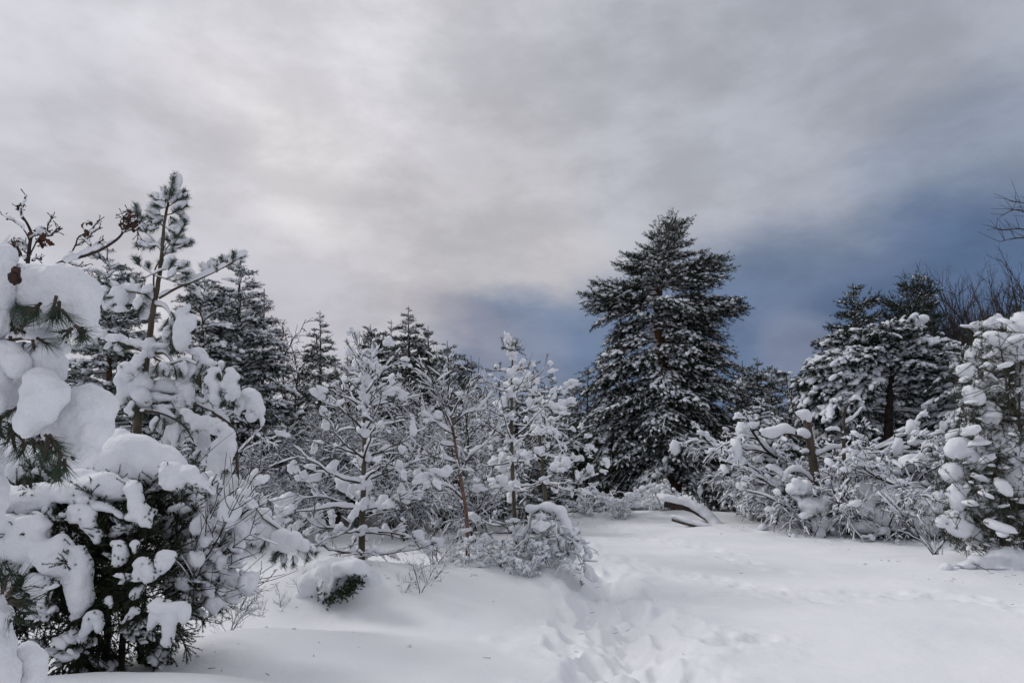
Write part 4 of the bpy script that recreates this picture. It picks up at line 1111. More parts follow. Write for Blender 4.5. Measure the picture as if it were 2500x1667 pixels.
# ------------------------------------------------------------------ fallen log, broken birch
def fallen_log():
    D = 18.8
    T = resample([at(1622, 1228, D), at(1680, 1238, D - .1), at(1722, 1262, D - .3), at(1752, 1288, D - .5)], 16)
    org = T[8].copy(); org[2] = hz(org[0], org[1])
    o = thing('fallen_log', 'fallen log propped on the snow with a thick white snow ridge', 'log', org)
    mb = MB(); mb.tubes(T, np.linspace(.11, .07, 16), 10)
    mb.v[0] += .012 * fbm(mb.v[0], 5, 2)[:, None]
    part('log', mb, M['twig'], o, org)
    e = []
    for i in range(16): e.append((T[i] + [0, 0, .14 - .004 * i], (.17, .16, .12 - .003 * i), 0))
    link('snow_ridge', shift_mesh(snow_mass_mesh('snow_ridge', e, .03, M['snow_near'], .02, 4), org), o)
    T = resample([at(1640, 1268, 17.4), at(1670, 1278, 17.3), at(1700, 1285, 17.2)], 8)
    org = T[4].copy(); org[2] = hz(org[0], org[1])
    o = thing('fallen_branch', 'thin dark branch half sunk in the snow below the fallen log', 'branch', org)
    mb = MB(); mb.tubes(T, np.linspace(.035, .02, 8), 6); part('limb', mb, M['bark'], o, org)
    e = [(T[i] + [.25, .06, .02], (.32, .2, .07), .3) for i in range(0, 8)]
    link('snow_cover', shift_mesh(snow_mass_mesh('snow_cover', e, .03, M['snow_near'], .01, 4), org), o)
fallen_log()

def broken_birch():
    rng = np.random.RandomState(4)
    D = 16.0
    T = resample([at(2000, 1290, D), at(1992, 1180, D), at(1982, 1110, D), at(1972, 1040, D), at(1965, 1015, D)], 22)
    org = T[0].copy(); org[2] = hz(org[0], org[1]); T[0, 2] = org[2] - .1
    o = thing('broken_birch', 'broken-off dark birch trunk with a snow cap and one long snowy arm', 'tree', org)
    mb = MB(); mb.tubes(T, np.linspace(.12, .07, 22), 10); mb.v[0] += .012 * fbm(mb.v[0], 6, 3)[:, None]
    part('trunk', mb, M['bark'], o, org)
    e = px_ell(D, [(1962, 1010, 17, 12), (1955, 1016, 14, 10), (1972, 1020, 12, 14), (1950, 1008, 10, 7)])
    link('snow_cap', shift_mesh(snow_mass_mesh('snow_cap', e, .03, M['snow_near'], .02, 5), org), o)
    for pts, r, s in [([(1978, 1075), (1950, 1065), (1915, 1058), (1885, 1070), (1855, 1062)], .035, .085), ([(1990, 1115), (2010, 1105), (2035, 1095), (2070, 1095)], .025, .05),
                      ([(1958, 1025), (1940, 1010), (1932, 980), (1922, 950)], .022, .02), ([(1985, 1115), (1970, 1105), (1955, 1108)], .02, .04), ([(2000, 1190), (1960, 1155), (1925, 1155), (1912, 1180)], .02, .045),
                      ([(1950, 1200), (1920, 1175), (1890, 1150), (1872, 1148)], .025, .05)]:
        P = resample([at(a, b, D - .1 * k) for k, (a, b) in enumerate(pts)], 20)
        mb, ms = MB(), MB(); mb.tubes(P, np.linspace(r, r * .4, 20), 7); ms.snow_tubes(P, np.linspace(r, r * .5, 20), s, rng, S=9, lump=.35, freq=3)
        b = part('branch', mb, M['bark'], o, org); part('snow', ms, M['snow_near'], b, org)
broken_birch()

# stiff upright stem
def stem2():
    rng = np.random.RandomState(14); D = 15.4
    T = resample([at(2062, 1180, D), at(2060, 1080, D), at(2062, 1010, D), at(2072, 985, D)], 12)
    org = T[0].copy(); org[2] = hz(org[0], org[1]); T[0, 2] = org[2] - .1
    o = thing('sapling', 'dark upright sapling stem rising from the tangle right of the broken birch', 'tree', org)
    mb = MB(); mb.tubes(T, np.linspace(.05, .02, 12), 7); part('trunk', mb, M['bark'], o, org)
    for pts in [[(2062, 1035), (2085, 1020), (2105, 995)], [(2062, 1020), (2050, 1000), (2040, 985)], [(2072, 985), (2090, 975), (2110, 985)], [(2061, 1060), (2040, 1050), (2015, 1052)]]:
        P = resample([at(a, b, D) for a, b in pts], 14); mb, ms = MB(), MB()
        mb.tubes(P, np.linspace(.018, .006, 14), 5); ms.snow_tubes(P, np.linspace(.018, .008, 14), .035, rng, S=7)
        b = part('branch', mb, M['bark'], o, org); part('snow', ms, M['snow_near'], b, org)
stem2()

# ------------------------------------------------------------------ big snow-padded pine bush at the right edge
def edge_bush(name, label, D, px, org_py, clumps, green, seed, extra=0):
    rng = np.random.RandomState(seed)
    x0 = gx(px, D); org = np.array([x0, D, hz(x0, D)])
    o = thing(name, label, 'tree', org)
    mb = MB(); tp = at(px - 30, min(c[1] for c in clumps) + 20, D)
    T = resample([[x0, D, org[2] - .1], [x0 * .995, D, 1.2], tp], 14); mb.tubes(T, np.linspace(.09, .02, 14), 8); part('trunk', mb, M['bark'], o, org)
    for (px_, py_, rx, rz, rot) in clumps:
        dd = rng.uniform(-.35, .25)
        k = (D + dd) / FPX
        c = at(px_, py_, D + dd)
        es = [(c, (rx * k, (rx + rz) * .45 * k, rz * k), Rd(rot))]
        for j in range(4):
            es.append((c + rng.normal(0, 1, 3) * [rx * k * .5, rx * k * .3, rz * k * .4], (rx * k * rng.uniform(.3, .6), rx * k * .4, rz * k * rng.uniform(.35, .7)), Rd(rot + rng.normal(0, 20))))
        me = shift_mesh(snow_mass_mesh('snow_clump', es, max(.016, .0022 * D), M['snow_near'], .016, 5, 3, seed=int(px_)), org)
        link('snow_clump', me, o)
        n = 40
        aa = rng.uniform(0, 2 * PI, n); q_ = rng.uniform(.75, 1.15, n)
        sp = c + np.stack([np.cos(aa) * rx * k * q_, rng.uniform(-.02, .22, n), np.sin(aa) * rz * k * q_ - .02], -1)
        sd = rng.normal(0, .5, (n, 3)) + np.stack([np.cos(aa) * .6, np.full(n, -.35), np.sin(aa) * .4 - .35], -1)
        mb = MB(); sl = rng.uniform(.08, .16, n)
        mb.tubes(np.stack([sp, sp + unit(sd) * sl[:, None]], 1), np.tile([[.004, .003]], (n, 1)), 4, 0)
        Q = np.array([resample([T[rng.randint(4, 12)], (T[8] + c) * .5 + [0, 0, .15], c], 8)])
        mb.tubes(Q, np.linspace(.02, .006, 8)[None], 5, 0)
        add_needles(mb, sp, sd, sl, rng, 34, .06, .0045, .8, m=1)
        part('branch', mb, [M['bark'], M['needle']], o, org)
    for (px_, py_, s, n) in green:
        sp = np.array([at(px_ + rng.normal(0, s), py_ + rng.normal(0, s * .8), D + rng.normal(.08, .30)) for _ in range(n)])
        sd = rng.normal(0, .7, (n, 3)) + [-.3, -.5, -.1]; sl = rng.uniform(.1, .18, n)
        mb, ms = MB(), MB()
        mb.tubes(np.stack([sp - unit(sd) * .15, sp + unit(sd) * sl[:, None]], 1), np.tile([[.005, .003]], (n, 1)), 4, 0)
        add_needles(mb, sp, sd, sl, rng, 34, .055, .005, .8, m=1)
        k = rng.rand(n) < .15
        c = sp[k] + unit(sd[k]) * .07; c[:, 2] += .03; sz = .02 + .10 * rng.uniform(0, 1, k.sum()) ** 2
        add_blobs(ms, c, sz * 1.8, sz, sz * .7, sd[k] * [1, 1, .5], rng, 2, noise=.3)
        b = part('branch', mb, [M['bark'], M['needle']], o, org); part('snow', ms, M['snow_near'], b, org, kind='stuff')
    return o
edge_bush('young_pine', 'big young pine at the right edge padded with round snow pillows', 10.5, 2490, 1370,
    [(2440, 830, 42, 20, 20), (2400, 950, 30, 34, -60), (2375, 965, 22, 30, -40), (2455, 900, 40, 26, 20), (2420, 1010, 24, 26, 30), (2480, 990, 50, 34, 15), (2430, 1075, 52, 38, -30), (2380, 1110, 28, 32, 40), (2460, 1110, 36, 44, 30),
     (2340, 1095, 34, 24, -25), (2325, 1150, 30, 26, -20), (2335, 1215, 22, 30, 0), (2340, 1275, 34, 30, 0), (2385, 1230, 36, 26, 20), (2400, 1190, 30, 24, 10), (2480, 1170, 30, 40, 0), (2470, 850, 34, 40, 60), (2500, 1090, 40, 40, 0), (2370, 1300, 30, 28, 0), (2510, 920, 40, 50, 0), (2530, 1000, 50, 60, 0), (2560, 1150, 60, 60, 0), (2500, 800, 30, 46, 0), (2415, 1255, 34, 22, 10)],
    [(2440, 870, 28, 34), (2430, 980, 30, 34), (2400, 1050, 34, 40), (2470, 1060, 34, 40), (2410, 1140, 36, 44), (2400, 1180, 32, 40), (2450, 1210, 34, 50), (2440, 1270, 40, 60), (2480, 1290, 34, 50), (2450, 850, 34, 90), (2480, 920, 40, 110), (2430, 930, 34, 90), (2410, 1000, 40, 90), (2480, 1050, 40, 110), (2440, 1090, 40, 100), (2500, 820, 30, 70), (2400, 1240, 44, 110), (2390, 1290, 30, 34), (2350, 1180, 26, 30), (2500, 960, 30, 34), (2370, 1010, 26, 26), (2420, 1290, 50, 120), (2470, 1240, 40, 110), (2440, 1130, 40, 90), (2420, 1030, 40, 70), (2460, 950, 34, 60), (2520, 1180, 40, 50), (2490, 1330, 30, 40), (2550, 1280, 50, 60)], 55)
edge_bush('young_pine', 'snow-lumped young pine crown peeking up behind the right edge pine', 14.0, 2430, 1300,
    [(2395, 800, 26, 14, 20), (2425, 790, 24, 16, 0), (2400, 840, 20, 22, 0), (2380, 870, 22, 24, 0), (2360, 905, 26, 20, 0), (2430, 860, 24, 20, 0)],
    [(2410, 820, 24, 50), (2400, 880, 28, 50), (2440, 870, 30, 50), (2380, 930, 30, 50)], 56)
def edge_heap():
    D = 10.2; org = at(2480, 1340, D); org[2] = hz(org[0], org[1])
    o = thing('snow_heap', 'lumpy heap of fallen snow under the right edge pine', 'snow heap', org)
    e = px_ell(D, [(2440, 1352, 40, 16), (2395, 1368, 26, 12), (2480, 1362, 36, 18), (2350, 1378, 22, 10), (2425, 1384, 46, 12), (2520, 1380, 60, 20), (2310, 1385, 16, 8), (2465, 1390, 50, 14)])
    link('snow_lump', shift_mesh(snow_mass_mesh('snow_lump', e, .025, M['snow_near'], .03, 5), org), o)
edge_heap()

def edge_twigs():
    rng = np.random.RandomState(88); D = 13.0
    org = np.array([gx(2760, D), D, 0.0]); org[2] = hz(org[0], org[1])
    o = thing('bare_tree', 'bare tree beyond the right edge whose thin twigs reach in high up', 'tree', org)
    T = resample([org, at(2740, 900, D), at(2700, 500, D)], 20); mb = MB(); mb.tubes(T, np.linspace(.10, .03, 20), 8); part('trunk', mb, M['twig'], o, org)
    for pts in [[(2718, 620), (2600, 560), (2520, 525), (2478, 512), (2440, 530)], [(2722, 640), (2600, 590), (2500, 560), (2450, 562), (2425, 555)], [(2715, 600), (2600, 530), (2520, 500), (2470, 492)], [(2725, 660), (2600, 600), (2500, 580), (2440, 590)]]:
        P = resample([at(a, b, D + rng.normal(0, .1)) for a, b in pts], 14); mb = MB(); mb.tubes(P, np.linspace(.022, .005, 14), 5)
        tw = []; v = np.linspace(0, 1, 6)[:, None]
        for j in range(14):
            q = P[rng.randint(5, 14)]; l = rng.uniform(.15, .45); tw.append(q + unit(unit(P[-1] - P[0]) + rng.normal(0, .4, 3)) * l * v + np.array([0, 0, rng.uniform(-.2, .3)]) * l * v ** 2)
        mb.tubes(np.array(tw), np.tile(np.linspace(.005, .003, 6), (14, 1)), 4); part('branch', mb, M['twig'], o, org)
edge_twigs()
# ------------------------------------------------------------------ near things on the left
def px_tufts(mb, D, lst, rng, n=60, nl=.085, w=.0035, m=1, wood=0, fwd=.9, spread=0.0, sag=0):
    """tufts [(px,py,angle deg in the picture plane,length px[,dD])]"""
    P, Dv, L = [], [], []
    for t in lst:
        px, py, a, l = t[:4]; dd = t[4] if len(t) > 4 else 0
        c = at(px, py, D + dd)
        a = Rd(a)
        P.append(c); Dv.append([math.cos(a), rng.normal(0, .3), math.sin(a)]); L.append(l * (D + dd) / FPX)
    P, Dv, L = np.array(P), unit(np.array(Dv)), np.array(L)
    mb.tubes(np.stack([P, P + Dv * L[:, None]], 1), np.tile([[.006, .004]], (len(P), 1)), 5, wood)
    add_needles(mb, P, Dv, L, rng, n, nl, w, fwd, m=m, sag=sag)

def under_tufts(o, org, rng, D, lst, per, nl, w, mats, nn=40, ln=(.05, .10)):
    P, Dv = [], []
    for e in lst:
        kx = D / FPX
        for j in range(per):
            a = rng.uniform(-PI, 0) if rng.rand() < .8 else rng.uniform(0, PI)
            P.append(at(e[0], e[1], D) + np.array([math.cos(a) * e[2] * kx * .8, rng.uniform(-.5, .5) * e[2] * kx, math.sin(a) * e[3] * kx * .8]))
            Dv.append([math.cos(a) * .7 + rng.normal(0, .3), rng.normal(-.2, .4), -.75 + rng.normal(0, .35)])
    P, Dv = np.array(P), unit(np.array(Dv)); L = rng.uniform(*ln, len(P))
    mb = MB(); mb.tubes(np.stack([P - Dv * .05, P + Dv * L[:, None]], 1), np.tile([[.005, .003]], (len(P), 1)), 4, 0)
    add_needles(mb, P, Dv, L, rng, nn, nl, w, .9, m=1)
    part('needles', mb, mats, o, org, kind='stuff')

def left_young_pine():
    rng = np.random.RandomState(17)
    D = 7.0
    tr = [(333, 1330), (335, 1060), (345, 960), (358, 880), (368, 800), (378, 735), (388, 680), (395, 620), (400, 555), (410, 500), (420, 455), (424, 435)]
    T = resample([at(a, b, D) for a, b in tr], 50)
    org = T[0].copy(); org[2] = hz(org[0], org[1]); T[0, 2] = org[2] - .1
    o = thing('young_pine', 'tall young pine at left with a thin tufted leader and snow-packed whorls', 'tree', org)
    mb = MB(); mb.tubes(T, np.concatenate([np.linspace(.046, .027, 20), np.linspace(.027, .007, 30)]), 10); mb.v[0] += .003 * fbm(mb.v[0], 14, 2)[:, None]
    part('trunk', mb, M['bark_young'], o, org)
    specs = [
        # pts, r0, snow, tufts
        ([(378, 738), (365, 722), (335, 714), (310, 712), (285, 722)], .016, .022, [(285, 722, 200, 30), (300, 716, 250, 25), (320, 716, 260, 28), (345, 722, 280, 30), (272, 735, 215, 26), (300, 745, 240, 26), (350, 740, 268, 40), (330, 700, 120, 20)]),
        ([(376, 735), (350, 712), (325, 708), (300, 704), (270, 715)], .013, .015, [(268, 715, 190, 28), (285, 708, 150, 22)]),
        ([(388, 728), (430, 704), (470, 688), (515, 668), (560, 645), (580, 632)], .015, .018, [(520, 668, 80, 32), (502, 672, 115, 28), (545, 655, 75, 34), (560, 648, 60, 34), (578, 634, 40, 24), (530, 665, 100, 30), (550, 650, 110, 26), (568, 640, 85, 26)]),
        ([(378, 730), (375, 690), (378, 660), (388, 640), (405, 620), (412, 618)], .011, .004, [(408, 622, 30, 20)]),
        ([(375, 672), (360, 660), (345, 650), (335, 645)], .006, .003, [(338, 648, 125, 26), (343, 652, 100, 24), (360, 662, 80, 18)]),
        ([(376, 670), (395, 660), (420, 658), (445, 665)], .007, .006, [(410, 660, 60, 30), (425, 658, 20, 36), (445, 665, -20, 28), (430, 662, 40, 30), (440, 662, -45, 30)]),
        ([(376, 672), (400, 680), (430, 690), (450, 700)], .006, .004, [(420, 688, 20, 34), (440, 695, -15, 34), (405, 682, 50, 25), (455, 705, -35, 30)]),
        ([(378, 668), (366, 672), (355, 680), (350, 700)], .006, .004, [(352, 690, 265, 34), (348, 695, 230, 28), (356, 700, 285, 26)]),
        ([(397, 618), (378, 590), (360, 572), (345, 562)], .009, .006, [(350, 566, 140, 26), (345, 560, 170, 24), (358, 570, 110, 24), (338, 556, 120, 22)]),
        ([(345, 562), (336, 545), (334, 520)], .005, .0, [(334, 545, 95, 26), (335, 528, 88, 30), (330, 535, 110, 24), (340, 548, 70, 20)]),
        ([(397, 620), (415, 610), (435, 605), (455, 598)], .008, .006, [(415, 610, 20, 34), (430, 606, 10, 36), (445, 602, 25, 28), (420, 600, 45, 30)]),
        ([(398, 618), (412, 600), (428, 585), (440, 570)], .007, .0, [(420, 594, 55, 28), (432, 580, 60, 28), (442, 566, 65, 28), (428, 590, 30, 24)]),
        ([(398, 612), (385, 600), (370, 600), (350, 602)], .006, .012, [(375, 600, 185, 30), (358, 603, 175, 26), (385, 598, 200, 24)]),
        ([(401, 556), (390, 545), (378, 538), (370, 530)], .007, .002, [(392, 548, 140, 28), (380, 540, 150, 28), (372, 533, 120, 24), (388, 556, 200, 26)]),
        ([(402, 552), (412, 560), (424, 562)], .006, .002, [(408, 558, -30, 24), (420, 560, 10, 22), (412, 552, 40, 22)]),
        ([(401, 555), (398, 575), (393, 590)], .005, .0, [(398, 578, 250, 24), (404, 570, 290, 20), (410, 580, 300, 16)]),
        # top cluster
        ([(408, 510), (395, 500), (385, 490)], .007, .0, [(396, 502, 130, 28), (388, 492, 140, 24), (400, 508, 170, 26), (392, 496, 100, 26)]),
        ([(410, 505), (425, 495), (438, 482)], .007, .0, [(422, 498, 50, 30), (436, 484, 55, 26), (430, 492, 20, 28), (440, 490, 40, 20)]),
        ([(406, 525), (425, 520), (438, 512)], .007, .0, [(420, 522, 20, 30), (436, 514, 35, 24), (428, 520, -20, 24), (415, 528, -50, 22), (438, 528, -30, 18)]),
        ([(405, 530), (390, 525), (375, 520)], .007, .0, [(392, 526, 150, 28), (380, 522, 130, 26), (388, 532, 200, 26), (398, 535, 240, 24)]),
        ([(410, 500), (415, 475), (423, 440)], .006, .0, [(412, 490, 85, 26), (416, 475, 80, 26), (420, 460, 80, 28), (423, 446, 80, 24), (410, 480, 120, 26), (418, 480, 50, 26), (404, 498, 110, 24)]),
        # third whorl
        ([(362, 868), (340, 852), (310, 840), (275, 832), (240, 828)], .020, .022, [(245, 830, 200, 26), (262, 834, 250, 24), (285, 838, 260, 24)]),
        ([(372, 866), (395, 848), (425, 845), (460, 856), (490, 866), (508, 882), (535, 905), (541, 940)], .022, .034, [(500, 880, 265, 44), (505, 900, 262, 44), (498, 925, 268, 44), (508, 950, 264, 50), (502, 975, 266, 40), (490, 870, 250, 34), (541, 935, 270, 34), (548, 950, 265, 36), (560, 960, 255, 30), (515, 965, 280, 34), (545, 905, 60, 20)]),
        ([(376, 864), (400, 862), (418, 880), (428, 905), (430, 920)], .015, .014, [(430, 915, 280, 28), (420, 895, 300, 26), (436, 925, 265, 30)]),
        ([(364, 872), (352, 880), (338, 900), (325, 935)], .018, .020, [(330, 930, 260, 30), (340, 905, 280, 30), (350, 890, 300, 26), (362, 905, 270, 34), (372, 900, 250, 34), (382, 890, 280, 30)]),
        ([(368, 868), (385, 878), (410, 890), (450, 880), (480, 890)], .012, .008, [(400, 885, 280, 34), (420, 888, 270, 36), (440, 884, 275, 34), (470, 888, 280, 34), (390, 882, 260, 34), (455, 885, 262, 36)]),
        ([(378, 745), (400, 750), (415, 770), (420, 800)], .012, .01, [(418, 790, 265, 40), (420, 810, 270, 40), (412, 775, 250, 34), (424, 830, 260, 34), (418, 760, 300, 24)]),
        # lower sprays
        ([(345, 960), (390, 958), (420, 962), (450, 975), (480, 985), (520, 1005)], .022, .035, [(440, 1000, 280, 40), (470, 1010, 270, 44), (490, 1030, 275, 44), (455, 1040, 280, 44), (420, 1010, 265, 44), (400, 1020, 280, 40), (500, 1060, 285, 40), (480, 1080, 270, 44)]),
        ([(340, 1000), (400, 1010), (450, 1040), (480, 1090)], .018, .010, [(420, 1040, 280, 44), (440, 1060, 260, 44), (470, 1090, 280, 44), (400, 1050, 270, 44), (480, 1120, 275, 44), (430, 1090, 270, 40), (390, 1020, 250, 40)]),
        ([(520, 1005), (560, 1035), (575, 1080), (580, 1150), (600, 1200), (640, 1260)], .022, .02, [(490, 1100, 265, 40), (500, 1140, 270, 40), (585, 1230, 260, 34), (600, 1270, 250, 34), (620, 1290, 265, 34), (640, 1280, 240, 30)]),
        ([(640, 1262), (680, 1290), (720, 1320), (760, 1335)], .014, .012, [(630, 1290, 250, 34), (622, 1300, 265, 30), (650, 1315, 255, 30), (680, 1340, 250, 30), (700, 1352, 265, 28), (715, 1355, 280, 26), (740, 1345, 300, 26), (690, 1345, 230, 28), (755, 1338, 320, 22)]),
    ]
    for pts, r0, sn, tufts in specs:
        dd = rng.normal(0, .12)
        n = len(pts)
        P = resample([at(a, b, D + dd * (k / max(n - 1, 1))) for k, (a, b) in enumerate(pts)], 20)
        mb, ms = MB(), MB()
        mb.tubes(P, np.linspace(r0, r0 * .4, 20), 7, 0)
        if sn > .001: ms.snow_tubes(P, np.linspace(r0, r0 * .5, 20), sn, rng, S=9, lump=.45, freq=5)
        T2 = [(a, b, c, d, dd + rng.normal(0, .05)) for a, b, c, d in tufts]
        px_tufts(mb, D, T2, rng, 130, .075, .0038)
        # a pad of snow on each tuft
        C, Rr, Dv = [], [], []
        for (a, b, c, d, e_) in T2:
            if rng.rand() < .8:
                ca, sa = math.cos(Rd(c)), math.sin(Rd(c))
                q = at(a + ca * d * .55, b - sa * d * .55, D + e_ + .0)
                sz = d * D / FPX * rng.uniform(.32, .55)
                off = np.array([rng.choice([-1, 1]) * abs(sa) * .6, rng.uniform(-.3, .6), .35 + .35 * abs(ca)]) * sz * .8
                C.append(q + off); Rr.append(sz); Dv.append([ca, rng.normal(0, .3), sa])
        if C:
            Rr = np.array(Rr); add_blobs(ms, np.array(C), Rr * 1.25, Rr * .8, Rr * .8, np.array(Dv), rng, 3, noise=.28, flat=.75)
        b = part('branch', mb, [M['bark_young'], M['needle_frost']], o, org)
        if ms.n: part('snow', ms, M['snow_near'], b, org, kind='stuff')
    clumps = [
        [(283, 712, 16, 15), (295, 725, 18, 22), (270, 735, 18, 12), (290, 755, 18, 10), (262, 750, 14, 14)],
        [(335, 738, 9, 15, 30), (340, 728, 6, 8)], [(405, 592, 6, 7), (412, 632, 7, 7)],
        [(440, 765, 17, 17), (458, 752, 10, 12), (455, 790, 26, 22), (470, 778, 12, 16), (445, 825, 18, 32), (440, 800, 18, 22)], [(412, 800, 12, 22), (408, 825, 9, 16)],
        [(365, 845, 16, 22), (345, 842, 26, 9, 10), (320, 836, 14, 8), (395, 843, 26, 9), (420, 842, 20, 8), (368, 862, 12, 12), (448, 852, 16, 11), (478, 858, 18, 12), (498, 875, 12, 14), (512, 885, 10, 10)],
        [(245, 812, 15, 14, -10), (225, 835, 20, 7), (275, 828, 20, 8)],
        [(352, 862, 8, 12, -30), (336, 878, 14, 14), (328, 890, 16, 12)],
        [(312, 905, 26, 26, -20), (298, 925, 16, 24), (334, 900, 14, 22, 20)],
        [(345, 925, 18, 26, 20), (360, 938, 16, 18), (335, 905, 10, 14)],
        [(308, 945, 24, 28), (300, 965, 18, 22, 10), (322, 940, 22, 20, 30), (345, 965, 24, 22, 40), (355, 978, 16, 14, 20), (340, 985, 12, 10)],
        [(322, 985, 10, 10), (312, 1000, 10, 10), (348, 1000, 9, 7), (322, 1010, 7, 9)],
        [(395, 970, 30, 10), (380, 966, 20, 9), (415, 972, 18, 10)], [(395, 996, 22, 10), (380, 998, 14, 8), (410, 994, 14, 8)],
        [(440, 905, 9, 9), (460, 912, 12, 16), (436, 935, 14, 14), (450, 945, 20, 20), (463, 955, 14, 26), (435, 975, 18, 14), (440, 990, 14, 14), (465, 980, 8, 14)],
        [(522, 905, 18, 13), (515, 925, 16, 18), (525, 945, 16, 22), (524, 975, 12, 20)],
        [(540, 885, 9, 8), (562, 905, 12, 9), (565, 925, 20, 18), (552, 940, 18, 12), (572, 950, 16, 20), (560, 970, 14, 10)],
        [(610, 968, 26, 20), (590, 980, 16, 24), (620, 985, 20, 24), (632, 1000, 14, 20), (615, 1015, 14, 18), (580, 1005, 10, 10), (640, 1030, 8, 14)],
        [(470, 1020, 20, 14), (500, 1030, 18, 18), (520, 1035, 20, 16), (480, 1040, 14, 14), (455, 1005, 16, 12)],
        [(535, 1045, 22, 18), (555, 1065, 22, 24), (560, 1095, 18, 30), (540, 1095, 26, 26), (528, 1125, 24, 34), (525, 1150, 22, 26), (550, 1120, 22, 26)],
        [(545, 1150, 24, 26), (560, 1180, 18, 30), (590, 1195, 24, 22, 20), (575, 1215, 18, 26), (610, 1210, 14, 20)],
        [(600, 1245, 26, 20), (630, 1265, 30, 22, 20), (640, 1255, 22, 16), (615, 1280, 16, 16)],
        [(618, 1300, 14, 22), (640, 1305, 16, 24), (662, 1300, 18, 20), (650, 1290, 28, 18)],
        [(690, 1310, 26, 20), (715, 1318, 24, 22, 15), (740, 1330, 18, 18), (700, 1335, 22, 16), (675, 1325, 14, 18)],
    ]
    for k, c in enumerate(clumps):
        dq = D + rng.normal(0, .10) - .06
        me = snow_mass_mesh('snow_clump', px_ell(dq, c, .85), .013, M['snow_near'], .012, 8, 3, seed=k * 3)
        under_tufts(o, org, rng, dq + .02, c, 2, .07, .0034, [M['bark_young'], M['needle']], 36)
        link('snow_clump', shift_mesh(me, org), o)
left_young_pine()

# ------------------------------------------------------------------ oak twigs with dry leaves
def leaf_mesh(mb, c, d, s, rng, m=0):
    d = unit(d); a = unit(np.cross(d, rng.normal(size=3))); n = np.cross(d, a)
    prof = [(0, .0), (.12, .12), (.22, .30), (.32, .20), (.45, .42), (.56, .26), (.70, .40), (.82, .20), (.93, .16), (1, 0)]
    V = []
    for t, w in prof:
        cu = n * (.25 * math.sin(t * 3)) * s
        V.append(c + d * t * s + cu); V.append(c + d * t * s + a * w * s + cu + n * w * s * .5); V.append(c + d * t * s - a * w * s + cu + n * w * s * .4)
    F = []
    for i in range(len(prof) - 1):
        b = i * 3; F += [[b, b + 1, b + 4, b + 3], [b, b + 3, b + 5, b + 2]]
    mb.add(np.array(V), f4=F, m=m)

def oak(label, D, px0, main, twigs, leaves, snow, base):
    rng = np.random.RandomState(len(label))
    x0 = gx(px0, D); org = np.array([x0, D, hz(x0, D)])
    o = thing('oak_sapling', label, 'tree', org)
    P = resample([org] + [at(a, b, D) for a, b in base], 24)
    mb = MB(); mb.tubes(P, np.linspace(.03, .014, 24), 8); part('trunk', mb, M['twig'], o, org)
    P = resample([at(a, b, D) for a, b in main], 24)
    mb, ms = MB(), MB(); mb.tubes(P, np.linspace(.014, .005, 24), 7)
    e = px_ell(D, snow)
    if e: link('snow_ridge', shift_mesh(snow_mass_mesh('snow_ridge', e, .007, M['snow_near'], .005, 12, 3), org), o)
    part('branch', mb, M['twig'], o, org)
    for t in twigs:
        Q = resample([at(a, b, D + rng.normal(0, .04)) for a, b in t], 10)
        Q += rng.normal(0, .003, Q.shape)
        mb, ms = MB(), MB(); mb.tubes(Q, np.linspace(.0055, .0028, 10), 5)
        c = Q[1::2] + rng.normal(0, .002, Q[1::2].shape)
        add_blobs(mb, c, np.full(len(c), .009), np.full(len(c), .006), np.full(len(c), .007), rng.normal(0, 1, c.shape), rng, 1, noise=.2, flat=1)
        S = []
        for k in range(5):
            a = Q[rng.randint(3, 10)]; d = unit(Q[-1] - Q[0] + rng.normal(0, .12, 3)); S.append(np.stack([a, a + d * rng.uniform(.015, .04), a + d * .05 + rng.normal(0, .006, 3)]))
        mb.tubes(np.array(S), np.tile([[.003, .0025, .0035]], (5, 1)), 4)
        ms.snow_tubes(Q, np.linspace(.0055, .003, 10), .005, rng, S=6, lump=.9)
        b = part('twig', mb, M['twig'], o, org); part('snow', ms, M['snow_near'], b, org)
    for (px, py, n, s) in leaves:
        for k in range(n):
            mb = MB(); c = at(px + rng.normal(0, s), py + rng.normal(0, s), D + rng.normal(0, .03))
            leaf_mesh(mb, c, [rng.normal(0, .6), rng.normal(0, .5), -1 + rng.normal(0, .6)], rng.uniform(.035, .06), rng)
            part('leaf', mb, M['leaf_brown'], o, org)
oak('bare oak twig arching up to the young pine with dry brown leaves at its tip', 4.6, -120,
    [(148, 642), (175, 632), (215, 622), (250, 608), (285, 585), (300, 568), (314, 545), (322, 520)],
    [[(178, 612), (190, 580), (205, 572), (225, 560), (240, 540)], [(182, 600), (205, 590), (225, 570), (242, 556)], [(228, 604), (240, 592), (250, 588)], [(222, 600), (212, 590), (208, 586)], [(300, 568), (320, 562), (335, 560), (348, 545), (360, 552)],
     [(312, 545), (300, 535), (298, 520)], [(318, 530), (330, 535), (335, 560), (334, 592)], [(322, 520), (312, 515), (305, 530)], [(310, 550), (328, 540), (335, 525)], [(165, 640), (185, 648), (210, 650)]],
    [(312, 528, 12, 9), (328, 540, 10, 9), (305, 545, 5, 7), (212, 545, 3, 4), (208, 560, 3, 3)],
    [(165, 632, 16, 8, -20), (185, 625, 18, 9, -10), (210, 616, 20, 8, -20), (235, 606, 18, 8, -15), (268, 592, 12, 5, -30), (172, 618, 7, 8), (215, 606, 8, 6), (214, 540, 5, 7)],
    [(-150, 1000), (-60, 800), (60, 690), (148, 642)])
